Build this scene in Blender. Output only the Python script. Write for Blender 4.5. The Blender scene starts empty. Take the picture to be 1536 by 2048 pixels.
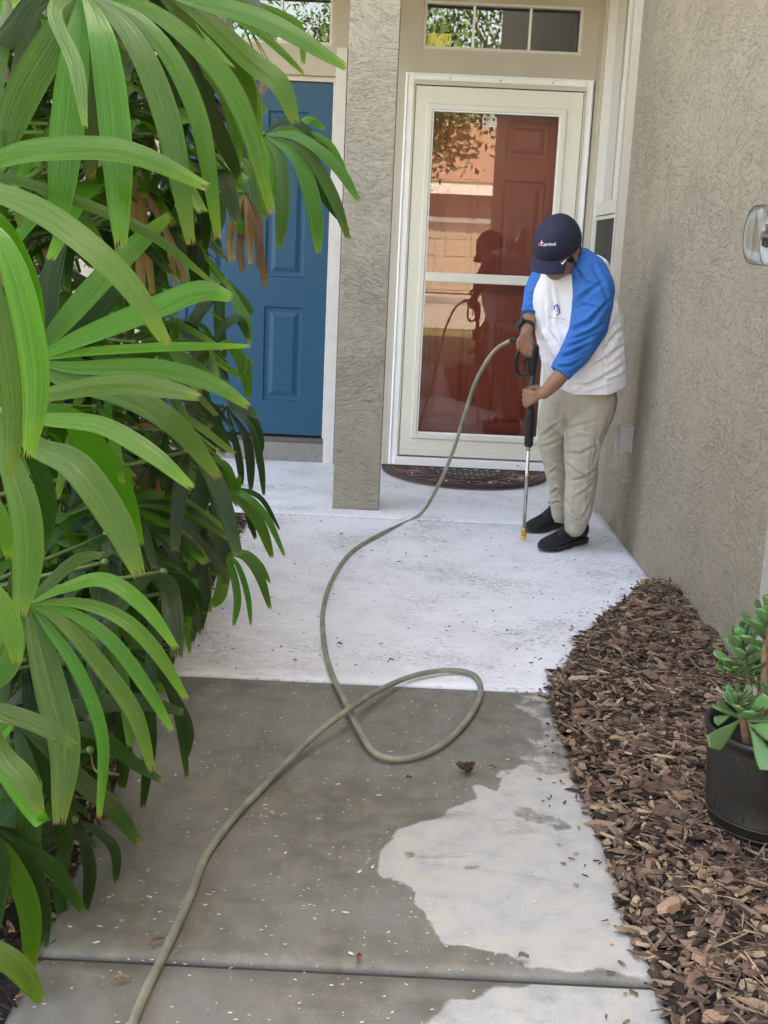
import bpy, bmesh, math, random
import numpy as np
from mathutils import Vector, Matrix, noise as mnoise
random.seed(7); np.random.seed(7)
S = bpy.context.scene
COL = S.collection
# ------------------------------------------------------------------ camera
F = 2400.0; CAMH = 1.22
PITCH = math.radians(12.35); ROLL = math.radians(2.6); YAW = math.radians(-0.4)
FW = Vector((math.sin(YAW)*math.cos(PITCH), math.cos(YAW)*math.cos(PITCH), -math.sin(PITCH)))
r0 = Vector((math.cos(YAW), -math.sin(YAW), 0)); u0 = r0.cross(FW)
RT = math.cos(ROLL)*r0 + math.sin(ROLL)*u0
UP = -math.sin(ROLL)*r0 + math.cos(ROLL)*u0
CP = Vector((0, 0, CAMH))
cd = bpy.data.cameras.new('camera'); cam = bpy.data.objects.new('camera', cd); COL.objects.link(cam)
cd.sensor_fit = 'HORIZONTAL'; cd.sensor_width = 36.0; cd.lens = 36.0*F/1536
cd.clip_start = 0.05; cd.clip_end = 600
M = Matrix((RT, UP, -FW)).transposed().to_4x4(); M.translation = CP
cam.matrix_world = M
S.camera = cam
# ------------------------------------------------------------------ world, sun, exposure
W = bpy.data.worlds.new('World'); S.world = W; W.use_nodes = True
wn = W.node_tree; bg = wn.nodes['Background']
sk = wn.nodes.new('ShaderNodeTexSky'); sk.sky_type = 'NISHITA'; sk.sun_disc = False
SUN_EL = 50.0
SUN_D = Vector((0.62, 0.78, 0)).normalized()*math.cos(math.radians(SUN_EL)); SUN_D.z = math.sin(math.radians(SUN_EL))
sk.sun_elevation = math.radians(SUN_EL)
sk.sun_rotation = math.atan2(SUN_D.x, SUN_D.y)
sk.air_density = 1.0; sk.dust_density = 2.5; sk.ozone_density = 1.0
wn.links.new(sk.outputs[0], bg.inputs[0]); bg.inputs[1].default_value = 0.15
sl = bpy.data.lights.new('sun', 'SUN'); sl.energy = 4.0; sl.angle = math.radians(0.5); sl.color = (1.0, 0.95, 0.87)
so = bpy.data.objects.new('sun', sl); COL.objects.link(so)
so.rotation_euler = SUN_D.to_track_quat('Z', 'Y').to_euler()
vs = S.view_settings; vs.view_transform = 'Standard'; vs.look = 'None'; vs.gamma = 1.0
vs.use_curve_mapping = False
vs.exposure = 3.55
try:
    vs.use_white_balance = True; vs.white_balance_temperature = 9600; vs.white_balance_tint = 16
except Exception as e: print('wb', e)
S.render.engine = 'CYCLES'
S.cycles.max_bounces = 8; S.cycles.diffuse_bounces = 5; S.cycles.glossy_bounces = 4
S.cycles.transparent_max_bounces = 12

# ------------------------------------------------------------------ helpers: pixel -> place
def ray(x, y): return FW + RT*((x-768)/F) - UP*((y-1024)/F)
def aY(x, y, Y): d = ray(x, y); return CP + d*(Y/d.y)
def aZ(x, y, Z=0.0): d = ray(x, y); return CP + d*((Z-CAMH)/d.z)
def aX(x, y, X): d = ray(x, y); return CP + d*(X/d.x)
def pr(p):
    d = Vector(p)-CP; z = d.dot(FW)
    return 768+F*d.dot(RT)/z, 1024-F*d.dot(UP)/z
RTn = np.array(RT); UPn = np.array(UP); FWn = np.array(FW); CPn = np.array(CP)
def prn(P):
    d = P-CPn; z = d@FWn
    return 768+F*(d@RTn)/z, 1024-F*(d@UPn)/z

# ------------------------------------------------------------------ materials
def newmat(name):
    m = bpy.data.materials.new(name); m.use_nodes = True
    nt = m.node_tree; b = nt.nodes['Principled BSDF']
    return m, nt, b
def nd(nt, t, **kw):
    n = nt.nodes.new(t)
    for k, v in kw.items():
        if k.startswith('i_'): n.inputs[k[2:].replace('_', ' ')].default_value = v
        else: setattr(n, k, v)
    return n
def lk(nt, a, b): nt.links.new(a, b)
def coords(nt, scale=(1, 1, 1), rot=(0, 0, 0), kind='Object'):
    tc = nd(nt, 'ShaderNodeTexCoord'); mp = nd(nt, 'ShaderNodeMapping')
    mp.inputs['Scale'].default_value = scale; mp.inputs['Rotation'].default_value = rot
    lk(nt, tc.outputs[kind], mp.inputs[0]); return mp.outputs[0]
def noise(nt, vec, scale, detail=4, rough=0.55, dist=0.0):
    n = nd(nt, 'ShaderNodeTexNoise'); n.inputs['Scale'].default_value = scale
    n.inputs['Detail'].default_value = detail; n.inputs['Roughness'].default_value = rough
    n.inputs['Distortion'].default_value = dist
    if vec is not None: lk(nt, vec, n.inputs['Vector'])
    return n.outputs['Fac']
def ramp(nt, fac, stops, interp='LINEAR'):
    r = nd(nt, 'ShaderNodeValToRGB'); r.color_ramp.interpolation = interp
    el = r.color_ramp.elements
    while len(el) < len(stops): el.new(0.5)
    for e, (p, c) in zip(el, stops):
        e.position = p; e.color = (c, c, c, 1) if isinstance(c, (int, float)) else (*c, 1)
    lk(nt, fac, r.inputs[0]); return r.outputs[0]
def mixc(nt, fac, a, b, mode='MIX'):
    n = nd(nt, 'ShaderNodeMix', data_type='RGBA', blend_type=mode)
    if isinstance(fac, (int, float)): n.inputs[0].default_value = fac
    else: lk(nt, fac, n.inputs[0])
    for s, v in ((6, a), (7, b)):
        if isinstance(v, tuple): n.inputs[s].default_value = (*v, 1)
        else: lk(nt, v, n.inputs[s])
    return n.outputs[2]
def mth(nt, op, a, b=None, clamp=False):
    n = nd(nt, 'ShaderNodeMath', operation=op, use_clamp=clamp)
    for s, v in ((0, a), (1, b)):
        if v is None: continue
        if isinstance(v, (int, float)): n.inputs[s].default_value = v
        else: lk(nt, v, n.inputs[s])
    return n.outputs[0]
def bump(nt, b, h, strength=0.5, dist=0.01, prev=None):
    n = nd(nt, 'ShaderNodeBump'); n.inputs['Strength'].default_value = strength; n.inputs['Distance'].default_value = dist
    lk(nt, h, n.inputs['Height'])
    if prev is not None: lk(nt, prev, n.inputs['Normal'])
    if b is not None: lk(nt, n.outputs[0], b.inputs['Normal'])
    return n.outputs[0]
def simple(name, col, rough=0.5, metal=0.0, var=0.12, nscale=30, bstr=0.0, bscale=200, bdist=0.002, spec=0.5, scale=(1, 1, 1)):
    m, nt, b = newmat(name); v = coords(nt, scale)
    n = noise(nt, v, nscale)
    lo = tuple(c*(1-var) for c in col); hi = tuple(min(1, c*(1+var)) for c in col)
    lk(nt, ramp(nt, n, [(0.3, lo), (0.7, hi)]), b.inputs['Base Color'])
    b.inputs['Roughness'].default_value = rough; b.inputs['Metallic'].default_value = metal
    b.inputs['Specular IOR Level'].default_value = spec
    if bstr: bump(nt, b, noise(nt, v, bscale, 3), bstr, bdist)
    return m

def stucco_mat(name, col, axis, scl=1.0, strength=1.0, rot=0.25, bd=0.0085):
    """skip-trowel stucco: ridged, stretched relief; axis = the horizontal axis of the wall"""
    m, nt, b = newmat(name)
    tc = nd(nt, 'ShaderNodeTexCoord')
    low = nd(nt, 'ShaderNodeTexNoise'); low.inputs['Scale'].default_value = 2.2; low.inputs['Detail'].default_value = 1.0
    lk(nt, tc.outputs['Object'], low.inputs['Vector'])
    off = nd(nt, 'ShaderNodeVectorMath', operation='MULTIPLY_ADD')
    lk(nt, low.outputs['Color'], off.inputs[0]); off.inputs[1].default_value = (0.32, 0.32, 0.32); lk(nt, tc.outputs['Object'], off.inputs[2])
    def layer(a, b_, r_, dist, det, thr, seed):
        mp = nd(nt, 'ShaderNodeMapping')
        mp.inputs['Rotation'].default_value = (r_, 0, 0) if axis == 'Y' else (0, -r_, 0)
        mp.inputs['Location'].default_value = (seed, seed*.7, seed*1.3)
        mp.inputs['Scale'].default_value = (1, a*scl, b_*scl) if axis == 'Y' else (a*scl, 1, b_*scl)
        lk(nt, off.outputs[0], mp.inputs[0])
        n_ = noise(nt, mp.outputs[0], 1.0, det, 0.55, dist)
        # flat trowelled plates ending in a lip
        return ramp(nt, n_, [(0.0, 0.25), (thr-0.012, 0.0), (thr+0.012, 1.0), (min(thr+0.3, 1), 0.45)])
    l1 = layer(10, 40, rot, 0.8, 3, 0.50, 0.0); l2 = layer(17, 66, rot-0.5, 0.7, 2, 0.57, 3.1); l3 = layer(30, 85, rot+0.5, 0.5, 1, 0.62, 7.7)
    fine = noise(nt, tc.outputs['Object'], 230, 2)
    dens = ramp(nt, noise(nt, tc.outputs['Object'], 3.2, 2), [(0.38, 0.1), (0.62, 1.0)])
    h = mth(nt, 'ADD', mth(nt, 'ADD', mth(nt, 'MULTIPLY', l1, 0.55), mth(nt, 'MULTIPLY', mth(nt, 'MULTIPLY', l2, 0.55), dens)), mth(nt, 'ADD', mth(nt, 'MULTIPLY', mth(nt, 'MULTIPLY', l3, 0.4), dens), mth(nt, 'MULTIPLY', fine, 0.10)))
    big = noise(nt, tc.outputs['Object'], 1.6, 3)
    base = ramp(nt, big, [(0.3, tuple(c*0.93 for c in col)), (0.7, tuple(c*1.05 for c in col))])
    dirt = ramp(nt, noise(nt, tc.outputs['Object'], 9, 5, 0.7), [(0.35, 0.9), (0.6, 1.0)])
    base = mixc(nt, 1.0, base, dirt, 'MULTIPLY')
    lk(nt, base, b.inputs['Base Color'])
    b.inputs['Roughness'].default_value = 0.8; b.inputs['Specular IOR Level'].default_value = 0.3
    bump(nt, b, h, strength, bd)
    return m

MT = {}
MT['stucco_wall'] = stucco_mat('stucco_wall', (0.340, 0.285, 0.218), 'Y', 1.4, 1.0, 0.25, 0.0068)
MT['stucco_pillar'] = stucco_mat('stucco_pillar', (0.375, 0.338, 0.270), 'X', 1.35, 1.0, 0.08, 0.0055)
MT['facade'] = simple('facade_paint', (0.44, 0.398, 0.34), 0.62, var=0.06, nscale=5, bstr=0.12, bscale=160)
MT['trim_white'] = simple('trim_white', (0.78, 0.79, 0.80), 0.4, var=0.05, nscale=12)
MT['jamb'] = simple('jamb_paint', (0.60, 0.57, 0.55), 0.5, var=0.07, nscale=9)
MT['storm'] = simple('storm_frame', (0.67, 0.65, 0.575), 0.35, var=0.03, nscale=8)
MT['storm_trim'] = simple('storm_rail', (0.50, 0.46, 0.37), 0.4, var=0.05, nscale=8)
def doorpaint(name, col):
    m, nt, b = newmat(name)
    v = coords(nt, (10, 1, 1.2)); g = noise(nt, v, 30, 4, 0.6, 0.4)
    c = ramp(nt, g, [(0.3, tuple(x*0.92 for x in col)), (0.7, tuple(x*1.06 for x in col))])
    lk(nt, c, b.inputs['Base Color']); b.inputs['Roughness'].default_value = 0.42; b.inputs['Specular IOR Level'].default_value = 0.28
    bump(nt, b, g, 0.25, 0.0015); return m
MT['blue'] = doorpaint('blue_door_paint', (0.006, 0.072, 0.140))
MT['red'] = doorpaint('red_door_paint', (0.48, 0.075, 0.045))
MT['dark'] = simple('dark_gap', (0.02, 0.018, 0.016), 0.7)
MT['rubber'] = simple('black_rubber', (0.008, 0.008, 0.009), 0.55, bstr=0.15, bscale=300)
MT['black_plastic'] = simple('black_plastic', (0.010, 0.012, 0.015), 0.38, bstr=0.1, bscale=400)
MT['brass'] = simple('brass', (0.65, 0.42, 0.12), 0.3, 1.0)
MT['steel'] = simple('steel', (0.55, 0.53, 0.52), 0.25, 1.0)
MT['screen'] = simple('insect_screen', (0.035, 0.034, 0.032), 0.75, bstr=0.4, bscale=900, bdist=0.001)
MT['hose'] = simple('hose_rubber', (0.24, 0.24, 0.175), 0.5, var=0.3, nscale=14, bstr=0.15, bscale=250)
MT['plastic_clear'] = simple('clear_plastic', (0.6, 0.62, 0.62), 0.15)
def glass(name, tint=(0.93, 0.96, 0.95), refl=1.0, rough=0.0):
    m, nt, b = newmat(name); nt.nodes.remove(b)
    out = [n for n in nt.nodes if n.type == 'OUTPUT_MATERIAL'][0]
    tr = nd(nt, 'ShaderNodeBsdfTransparent'); tr.inputs[0].default_value = (*tint, 1)
    gl = nd(nt, 'ShaderNodeBsdfGlossy'); gl.inputs['Roughness'].default_value = rough
    fr = nd(nt, 'ShaderNodeFresnel'); fr.inputs[0].default_value = 1.52
    f = mth(nt, 'MULTIPLY', fr.outputs[0], refl, True)
    mx = nd(nt, 'ShaderNodeMixShader'); lk(nt, f, mx.inputs[0]); lk(nt, tr.outputs[0], mx.inputs[1]); lk(nt, gl.outputs[0], mx.inputs[2])
    lk(nt, mx.outputs[0], out.inputs[0]); return m
MT['glass'] = glass('door_glass', refl=1.05)
MT['glass_dark'] = glass('window_glass', (0.75, 0.78, 0.78), 2.6)
MT['dome'] = glass('meter_glass', (0.95, 0.97, 0.97), 0.9, 0.02)

# leaf
def leafmat(name, lo, hi, tipc, trans=0.22, rough=0.24):
    m, nt, b = newmat(name)
    uv = nd(nt, 'ShaderNodeUVMap'); sep = nd(nt, 'ShaderNodeSeparateXYZ'); lk(nt, uv.outputs[0], sep.inputs[0])
    u, v = sep.outputs[0], sep.outputs[1]
    oi = nd(nt, 'ShaderNodeObjectInfo')
    mp = nd(nt, 'ShaderNodeMapping'); mp.inputs['Scale'].default_value = (34, 1.2, 1); lk(nt, uv.outputs[0], mp.inputs[0])
    ns = nd(nt, 'ShaderNodeTexNoise', noise_dimensions='4D'); ns.inputs['Scale'].default_value = 1.0; ns.inputs['Detail'].default_value = 3
    lk(nt, mp.outputs[0], ns.inputs['Vector']); lk(nt, mth(nt, 'MULTIPLY', oi.outputs['Random'], 50), ns.inputs['W'])
    streak = ramp(nt, ns.outputs['Fac'], [(0.32, 0.0), (0.68, 1.0)])
    base = mixc(nt, streak, lo, hi)
    spots = noise(nt, coords(nt), 60, 4, 0.7)
    base = mixc(nt, mth(nt, 'MULTIPLY', ramp(nt, spots, [(0.60, 0.0), (0.72, 1.0)]), 0.35), base, tipc)
    tp = ramp(nt, v, [(0.86, 0.0), (0.975, 0.75)])
    base = mixc(nt, tp, base, tipc)
    edge = ramp(nt, v, [(0.985, 0.0), (1.0, 1.0)])
    base = mixc(nt, edge, base, (0.30, 0.20, 0.07))
    hs = nd(nt, 'ShaderNodeHueSaturation'); lk(nt, base, hs.inputs['Color'])
    lk(nt, mth(nt, 'ADD', 0.485, mth(nt, 'MULTIPLY', oi.outputs['Random'], 0.035)), hs.inputs['Hue'])
    lk(nt, mth(nt, 'ADD', 0.60, mth(nt, 'MULTIPLY', oi.outputs['Random'], 0.75)), hs.inputs['Value'])
    lk(nt, hs.outputs[0], b.inputs['Base Color'])
    b.inputs['Roughness'].default_value = rough
    b.inputs['Specular IOR Level'].default_value = 0.44
    mp3 = nd(nt, 'ShaderNodeMapping'); mp3.inputs['Scale'].default_value = (90, 0.8, 1); lk(nt, uv.outputs[0], mp3.inputs[0])
    fine = noise(nt, mp3.outputs[0], 1.0, 2)
    bn = bump(nt, b, fine, 0.7, 0.002)
    out = [n for n in nt.nodes if n.type == 'OUTPUT_MATERIAL'][0]
    tl = nd(nt, 'ShaderNodeBsdfTranslucent'); lk(nt, mixc(nt, 1.0, hs.outputs[0], (1.6, 1.9, 0.6), 'MULTIPLY'), tl.inputs[0]); lk(nt, bn, tl.inputs['Normal'])
    mx = nd(nt, 'ShaderNodeMixShader'); mx.inputs[0].default_value = trans
    lk(nt, b.outputs[0], mx.inputs[1]); lk(nt, tl.outputs[0], mx.inputs[2]); lk(nt, mx.outputs[0], out.inputs[0])
    return m
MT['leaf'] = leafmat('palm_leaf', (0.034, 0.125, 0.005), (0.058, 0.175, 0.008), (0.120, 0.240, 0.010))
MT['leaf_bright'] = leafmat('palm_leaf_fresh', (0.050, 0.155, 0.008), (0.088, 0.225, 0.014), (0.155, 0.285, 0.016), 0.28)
MT['leaf_shaded'] = leafmat('palm_leaf_shaded', (0.009, 0.038, 0.004), (0.018, 0.062, 0.005), (0.040, 0.09, 0.008), 0.2)  # darkened leaf green: shade inside the foliage painted into the colour
MT['leaf_dead'] = leafmat('palm_leaf_dead', (0.17, 0.095, 0.045), (0.33, 0.20, 0.11), (0.30, 0.19, 0.11), 0.15, 0.7)
MT['stem'] = simple('palm_stem', (0.085, 0.15, 0.035), 0.5, nscale=40)
MT['cane'] = simple('palm_cane', (0.11, 0.075, 0.045), 0.85, var=0.45, nscale=25, bstr=0.8, bscale=60, bdist=0.01, scale=(3, 3, .6))

# ------------------------------------------------------------------ mesh builder
class MB:
    def __init__(s): s.v = []; s.f = []; s.m = []; s.uv = None
    def add(s, vs_, fs, mi=0):
        o = len(s.v); s.v += [tuple(v) for v in vs_]
        for f in fs: s.f.append(tuple(o+i for i in f)); s.m.append(mi)
        return s
    def box(s, x0, x1, y0, y1, z0, z1, mi=0):
        vs_ = [(x, y, z) for x in (x0, x1) for y in (y0, y1) for z in (z0, z1)]
        fs = [(0, 1, 3, 2), (4, 6, 7, 5), (0, 4, 5, 1), (2, 3, 7, 6), (0, 2, 6, 4), (1, 5, 7, 3)]
        return s.add(vs_, fs, mi)
    def tube(s, pts, rad, n=10, mi=0, cap=True):
        pts = [Vector(p) for p in pts]; L = len(pts)
        rad = rad if isinstance(rad, (list, tuple)) else [rad]*L
        t0 = (pts[1]-pts[0]).normalized(); a = t0.orthogonal().normalized(); vs_ = []
        for i, p in enumerate(pts):
            t = (pts[min(i+1, L-1)]-pts[max(i-1, 0)])
            t = t.normalized() if t.length > 1e-9 else t0
            a = (a-t*a.dot(t)).normalized(); b = t.cross(a)
            for k in range(n):
                an = 2*math.pi*k/n; vs_.append(p+(a*math.cos(an)+b*math.sin(an))*rad[i])
        fs = [(i*n+k, i*n+(k+1) % n, (i+1)*n+(k+1) % n, (i+1)*n+k) for i in range(L-1) for k in range(n)]
        if cap: fs += [tuple(range(n-1, -1, -1)), tuple((L-1)*n+k for k in range(n))]
        return s.add(vs_, fs, mi)
    def lathe(s, c, prof, n=32, mi=0, axis=Vector((0, 0, 1)), cap=False):
        c = Vector(c); ax = Vector(axis).normalized(); a = ax.orthogonal().normalized(); b = ax.cross(a); vs_ = []
        for r, h in prof:
            for k in range(n):
                an = 2*math.pi*k/n; vs_.append(c+ax*h+(a*math.cos(an)+b*math.sin(an))*max(r, 1e-5))
        L = len(prof)
        fs = [(i*n+k, i*n+(k+1) % n, (i+1)*n+(k+1) % n, (i+1)*n+k) for i in range(L-1) for k in range(n)]
        if cap: fs += [tuple(range(n-1, -1, -1)), tuple((L-1)*n+k for k in range(n))]
        return s.add(vs_, fs, mi)
    def ell(s, c, rx, ry, rz, ax=None, nu=14, nv=9, mi=0):
        c = Vector(c); X, Y, Z = ax if ax else (Vector((1, 0, 0)), Vector((0, 1, 0)), Vector((0, 0, 1)))
        vs_ = [c+Z*rz]; 
        for j in range(1, nv):
            th = math.pi*j/nv
            for k in range(nu):
                ph = 2*math.pi*k/nu
                vs_.append(c+X*(rx*math.sin(th)*math.cos(ph))+Y*(ry*math.sin(th)*math.sin(ph))+Z*(rz*math.cos(th)))
        vs_.append(c-Z*rz); e = len(vs_)-1
        fs = [(0, 1+k, 1+(k+1) % nu) for k in range(nu)]
        for j in range(nv-2):
            o = 1+j*nu
            fs += [(o+k, o+nu+k, o+nu+(k+1) % nu, o+(k+1) % nu) for k in range(nu)]
        o = 1+(nv-2)*nu
        fs += [(e, o+(k+1) % nu, o+k) for k in range(nu)]
        return s.add(vs_, fs, mi)

WL = {}
def wloc(p):
    return WL.get(p.name, Vector((0, 0, 0))) if p else Vector((0, 0, 0))
def mkobj(name, me, mats, parent=None, smooth=False, bev=0):
    me.name = name
    o = bpy.data.objects.new(name, me); COL.objects.link(o)
    for m in (mats if isinstance(mats, (list, tuple)) else [mats]): me.materials.append(m)
    if smooth: me.polygons.foreach_set('use_smooth', [True]*len(me.polygons))
    if parent: o.parent = parent; WL[o.name] = wloc(parent)
    if bev:
        md = o.modifiers.new('bevel', 'BEVEL'); md.width = bev; md.segments = 2; md.limit_method = 'ANGLE'
    return o
def build(name, mb, mats, parent=None, smooth=False, bev=0):
    off = wloc(parent)
    me = bpy.data.meshes.new(name)
    me.from_pydata([(v[0]-off.x, v[1]-off.y, v[2]-off.z) for v in mb.v], [], mb.f)
    me.polygons.foreach_set('material_index', mb.m); me.update()
    bm = bmesh.new(); bm.from_mesh(me); bmesh.ops.recalc_face_normals(bm, faces=bm.faces); bm.to_mesh(me); bm.free()
    return mkobj(name, me, mats, parent, smooth, bev)
def thing(name, label, cat, loc=(0, 0, 0), group=None):
    o = bpy.data.objects.new(name, None); COL.objects.link(o); o.location = loc; o.empty_display_size = .05
    WL[o.name] = Vector(loc); o['label'] = label; o['category'] = cat
    if group: o['group'] = group
    return o
def tag(o, label=None, cat=None, group=None, kind=None):
    if label: o['label'] = label
    if cat: o['category'] = cat
    if group: o['group'] = group
    if kind: o['kind'] = kind
    return o
def bx(name, x0, x1, y0, y1, z0, z1, m, parent=None, bev=0):
    return build(name, MB().box(x0, x1, y0, y1, z0, z1), m, parent, bev=bev)
def cr(pts, n):
    """Catmull-Rom through points"""
    P = [Vector(p) for p in pts]; P = [2*P[0]-P[1]]+P+[2*P[-1]-P[-2]]; out = []
    segs = len(P)-3
    for i in range(n):
        t = i/(n-1)*segs; k = min(int(t), segs-1); t -= k
        a, b, c, d = P[k:k+4]
        out.append(0.5*((2*b)+(c-a)*t+(2*a-5*b+4*c-d)*t*t+(3*b-a-3*c+d)*t**3))
    return out
YF = 6.80
XW = 1.026
# ================================================================== SETTING
# ground sheet
g = MB().add([(-90, -90, -0.06), (90, -90, -0.06), (90, 90, -0.06), (-90, 90, -0.06)], [(0, 1, 2, 3)])
tag(build('ground', g, simple('lawn_ground', (0.12, 0.13, 0.05), 0.9, var=0.4, nscale=2)), kind='structure')
g = MB().add([(-20, -26, -0.05), (20, -26, -0.05), (20, -7, -0.05), (-20, -7, -0.05)], [(0, 1, 2, 3)])
tag(build('driveway', g, simple('driveway_concrete', (0.36, 0.34, 0.31), 0.85, var=0.15, nscale=3)), kind='structure')

# ---- walkway mulch-edge curve on the right (world XY), left edge of slab
EDGE_PX = [(1309, 1166), (1270, 1195), (1222, 1230), (1180, 1262), (1150, 1310), (1115, 1345), (1100, 1378), (1104, 1415), (1122, 1455), (1140, 1500),
           (1152, 1555), (1175, 1600), (1197, 1650), (1212, 1700), (1240, 1765), (1262, 1840), (1290, 1900), (1322, 1955), (1335, 2010), (1350, 2060), (1368, 2140)]
EDGE = [aZ(x, y, 0.0) for x, y in EDGE_PX]
eY = np.array([p.y for p in EDGE])[::-1]; eX = np.array([p.x for p in EDGE])[::-1]
def edge_x(y): return float(np.interp(y, eY, eX))

def pip(px, py, poly):
    """vectorised point in polygon"""
    ins = np.zeros(px.shape, bool); n = len(poly); j = n-1
    for i in range(n):
        xi, yi = poly[i]; xj, yj = poly[j]
        c = ((yi > py) != (yj > py)) & (px < (xj-xi)*(py-yi)/(yj-yi+1e-12)+xi)
        ins ^= c; j = i
    return ins
def q8(l): return [tuple(aZ(700+x/1.837, 1300+y/1.837)[:2]) for x, y in l]
DRY = [q8([(560, 120), (735, 155), (760, 260), (800, 350), (830, 460), (900, 600), (960, 760), (1010, 940), (1060, 1050), (1110, 1150), (1130, 1213), (1050, 1205), (960, 1178), (900, 1168),
           (800, 1196), (745, 1172), (720, 1163), (700, 1172), (655, 1166), (630, 1140), (590, 1122), (520, 1108), (440, 1086), (380, 1090), (332, 1078), (318, 1040), (292, 1000), (270, 960),
           (230, 928), (240, 895), (228, 875), (175, 846), (98, 830), (112, 735), (150, 700), (170, 660), (230, 640), (345, 612), (350, 590), (400, 570), (470, 545), (440, 490),
           (500, 500), (545, 525), (550, 490), (535, 455), (545, 440), (600, 432), (625, 410), (608, 395), (640, 375), (690, 390), (640, 330), (660, 310), (700, 330), (690, 260), (620, 225), (590, 200), (640, 180), (570, 150)]),
       q8([(690, 1219), (1133, 1228), (1150, 1300), (1160, 1420), (1165, 1600), (200, 1600), (270, 1400), (300, 1350), (345, 1320), (340, 1290), (400, 1286), (465, 1285), (500, 1255), (560, 1240), (640, 1245), (660, 1228)])]
WETIN = [q8([(565, 570), (605, 565), (650, 572), (700, 590), (760, 610), (810, 630), (835, 660), (815, 672), (760, 668), (700, 645), (640, 630), (590, 605), (600, 590)]),
         q8([(402, 795), (450, 790), (495, 797), (480, 806), (430, 806)]), q8([(203, 742), (225, 736), (245, 748), (235, 765), (210, 762)]),
         q8([(178, 788), (195, 784), (203, 795), (188, 804)]), q8([(508, 932), (530, 928), (548, 940), (530, 953)]), q8([(556, 900), (580, 898), (584, 912), (562, 913)])]

DAMP = q8([(540, 100), (790, 100), (830, 300), (850, 440), (720, 470), (640, 420), (560, 480), (520, 300)])
def slab(name, x0f, x1f, y0, y1, zt, mat, step=0.012, wet=False, zjit=0.0015):
    """top sheet grid + skirt, as a real slab 10 cm thick"""
    ny = max(2, int((y1-y0)/step)); nx = 90 if step < 0.02 else 60
    ys = np.linspace(y0, y1, ny)
    V = np.zeros((ny, nx, 3))
    for j, y in enumerate(ys):
        V[j, :, 0] = np.linspace(x0f(y), x1f(y), nx); V[j, :, 1] = y
    V[:, :, 2] = zt
    # rounded arris
    for k, dz in ((0, -0.012), (1, -0.004)):
        V[k, :, 2] += dz; V[-1-k, :, 2] += dz; V[:, k, 2] += dz; V[:, -1-k, 2] += dz
    V[1, :, 1] = y0+0.004; V[-2, :, 1] = y1-0.004; V[2, :, 1] = y0+0.010; V[-3, :, 1] = y1-0.010
    P = V.reshape(-1, 3); fs = []
    for j in range(ny-1):
        o = j*nx
        fs += [(o+i, o+i+1, o+nx+i+1, o+nx+i) for i in range(nx-1)]
    nP = len(P)
    per = [i for i in range(nx)]+[j*nx+nx-1 for j in range(1, ny)]+[(ny-1)*nx+i for i in range(nx-2, -1, -1)]+[j*nx for j in range(ny-2, 0, -1)]
    low = P[per].copy(); low[:, 2] = -0.12
    A = np.vstack([P, low]); L = len(per)
    fs += [(per[k], nP+k, nP+(k+1) % L, per[(k+1) % L]) for k in range(L)]
    me = bpy.data.meshes.new(name); me.from_pydata(A.tolist(), [], fs); me.update()
    if wet:
        at = me.attributes.new('wet', 'FLOAT', 'POINT')
        X, Y = A[:, 0].copy(), A[:, 1].copy()
        acc = np.zeros(len(A)); 
        for k in range(9):
            dx, dy = (0.013*math.cos(k*2.4)*(k/8)**.5, 0.013*math.sin(k*2.4)*(k/8)**.5)
            d = np.zeros(len(A), bool)
            for pl in DRY: d |= pip(X+dx, Y+dy, pl)
            w0 = d & (pip(X+dx, Y+dy, WETIN[0]) | pip(X+dx, Y+dy, DAMP))
            for pl in WETIN[1:]: d &= ~pip(X+dx, Y+dy, pl)
            acc += np.where(w0, .50, (~d).astype(float))
        at.data.foreach_set('value', (acc/9).astype(np.float32))
    o = mkobj(name, me, mat, None, True)
    me.polygons.foreach_set('use_smooth', [len(p.vertices) == 4 and p.index < (ny-1)*(nx-1) for p in me.polygons])
    return tag(o, kind='structure')

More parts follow.
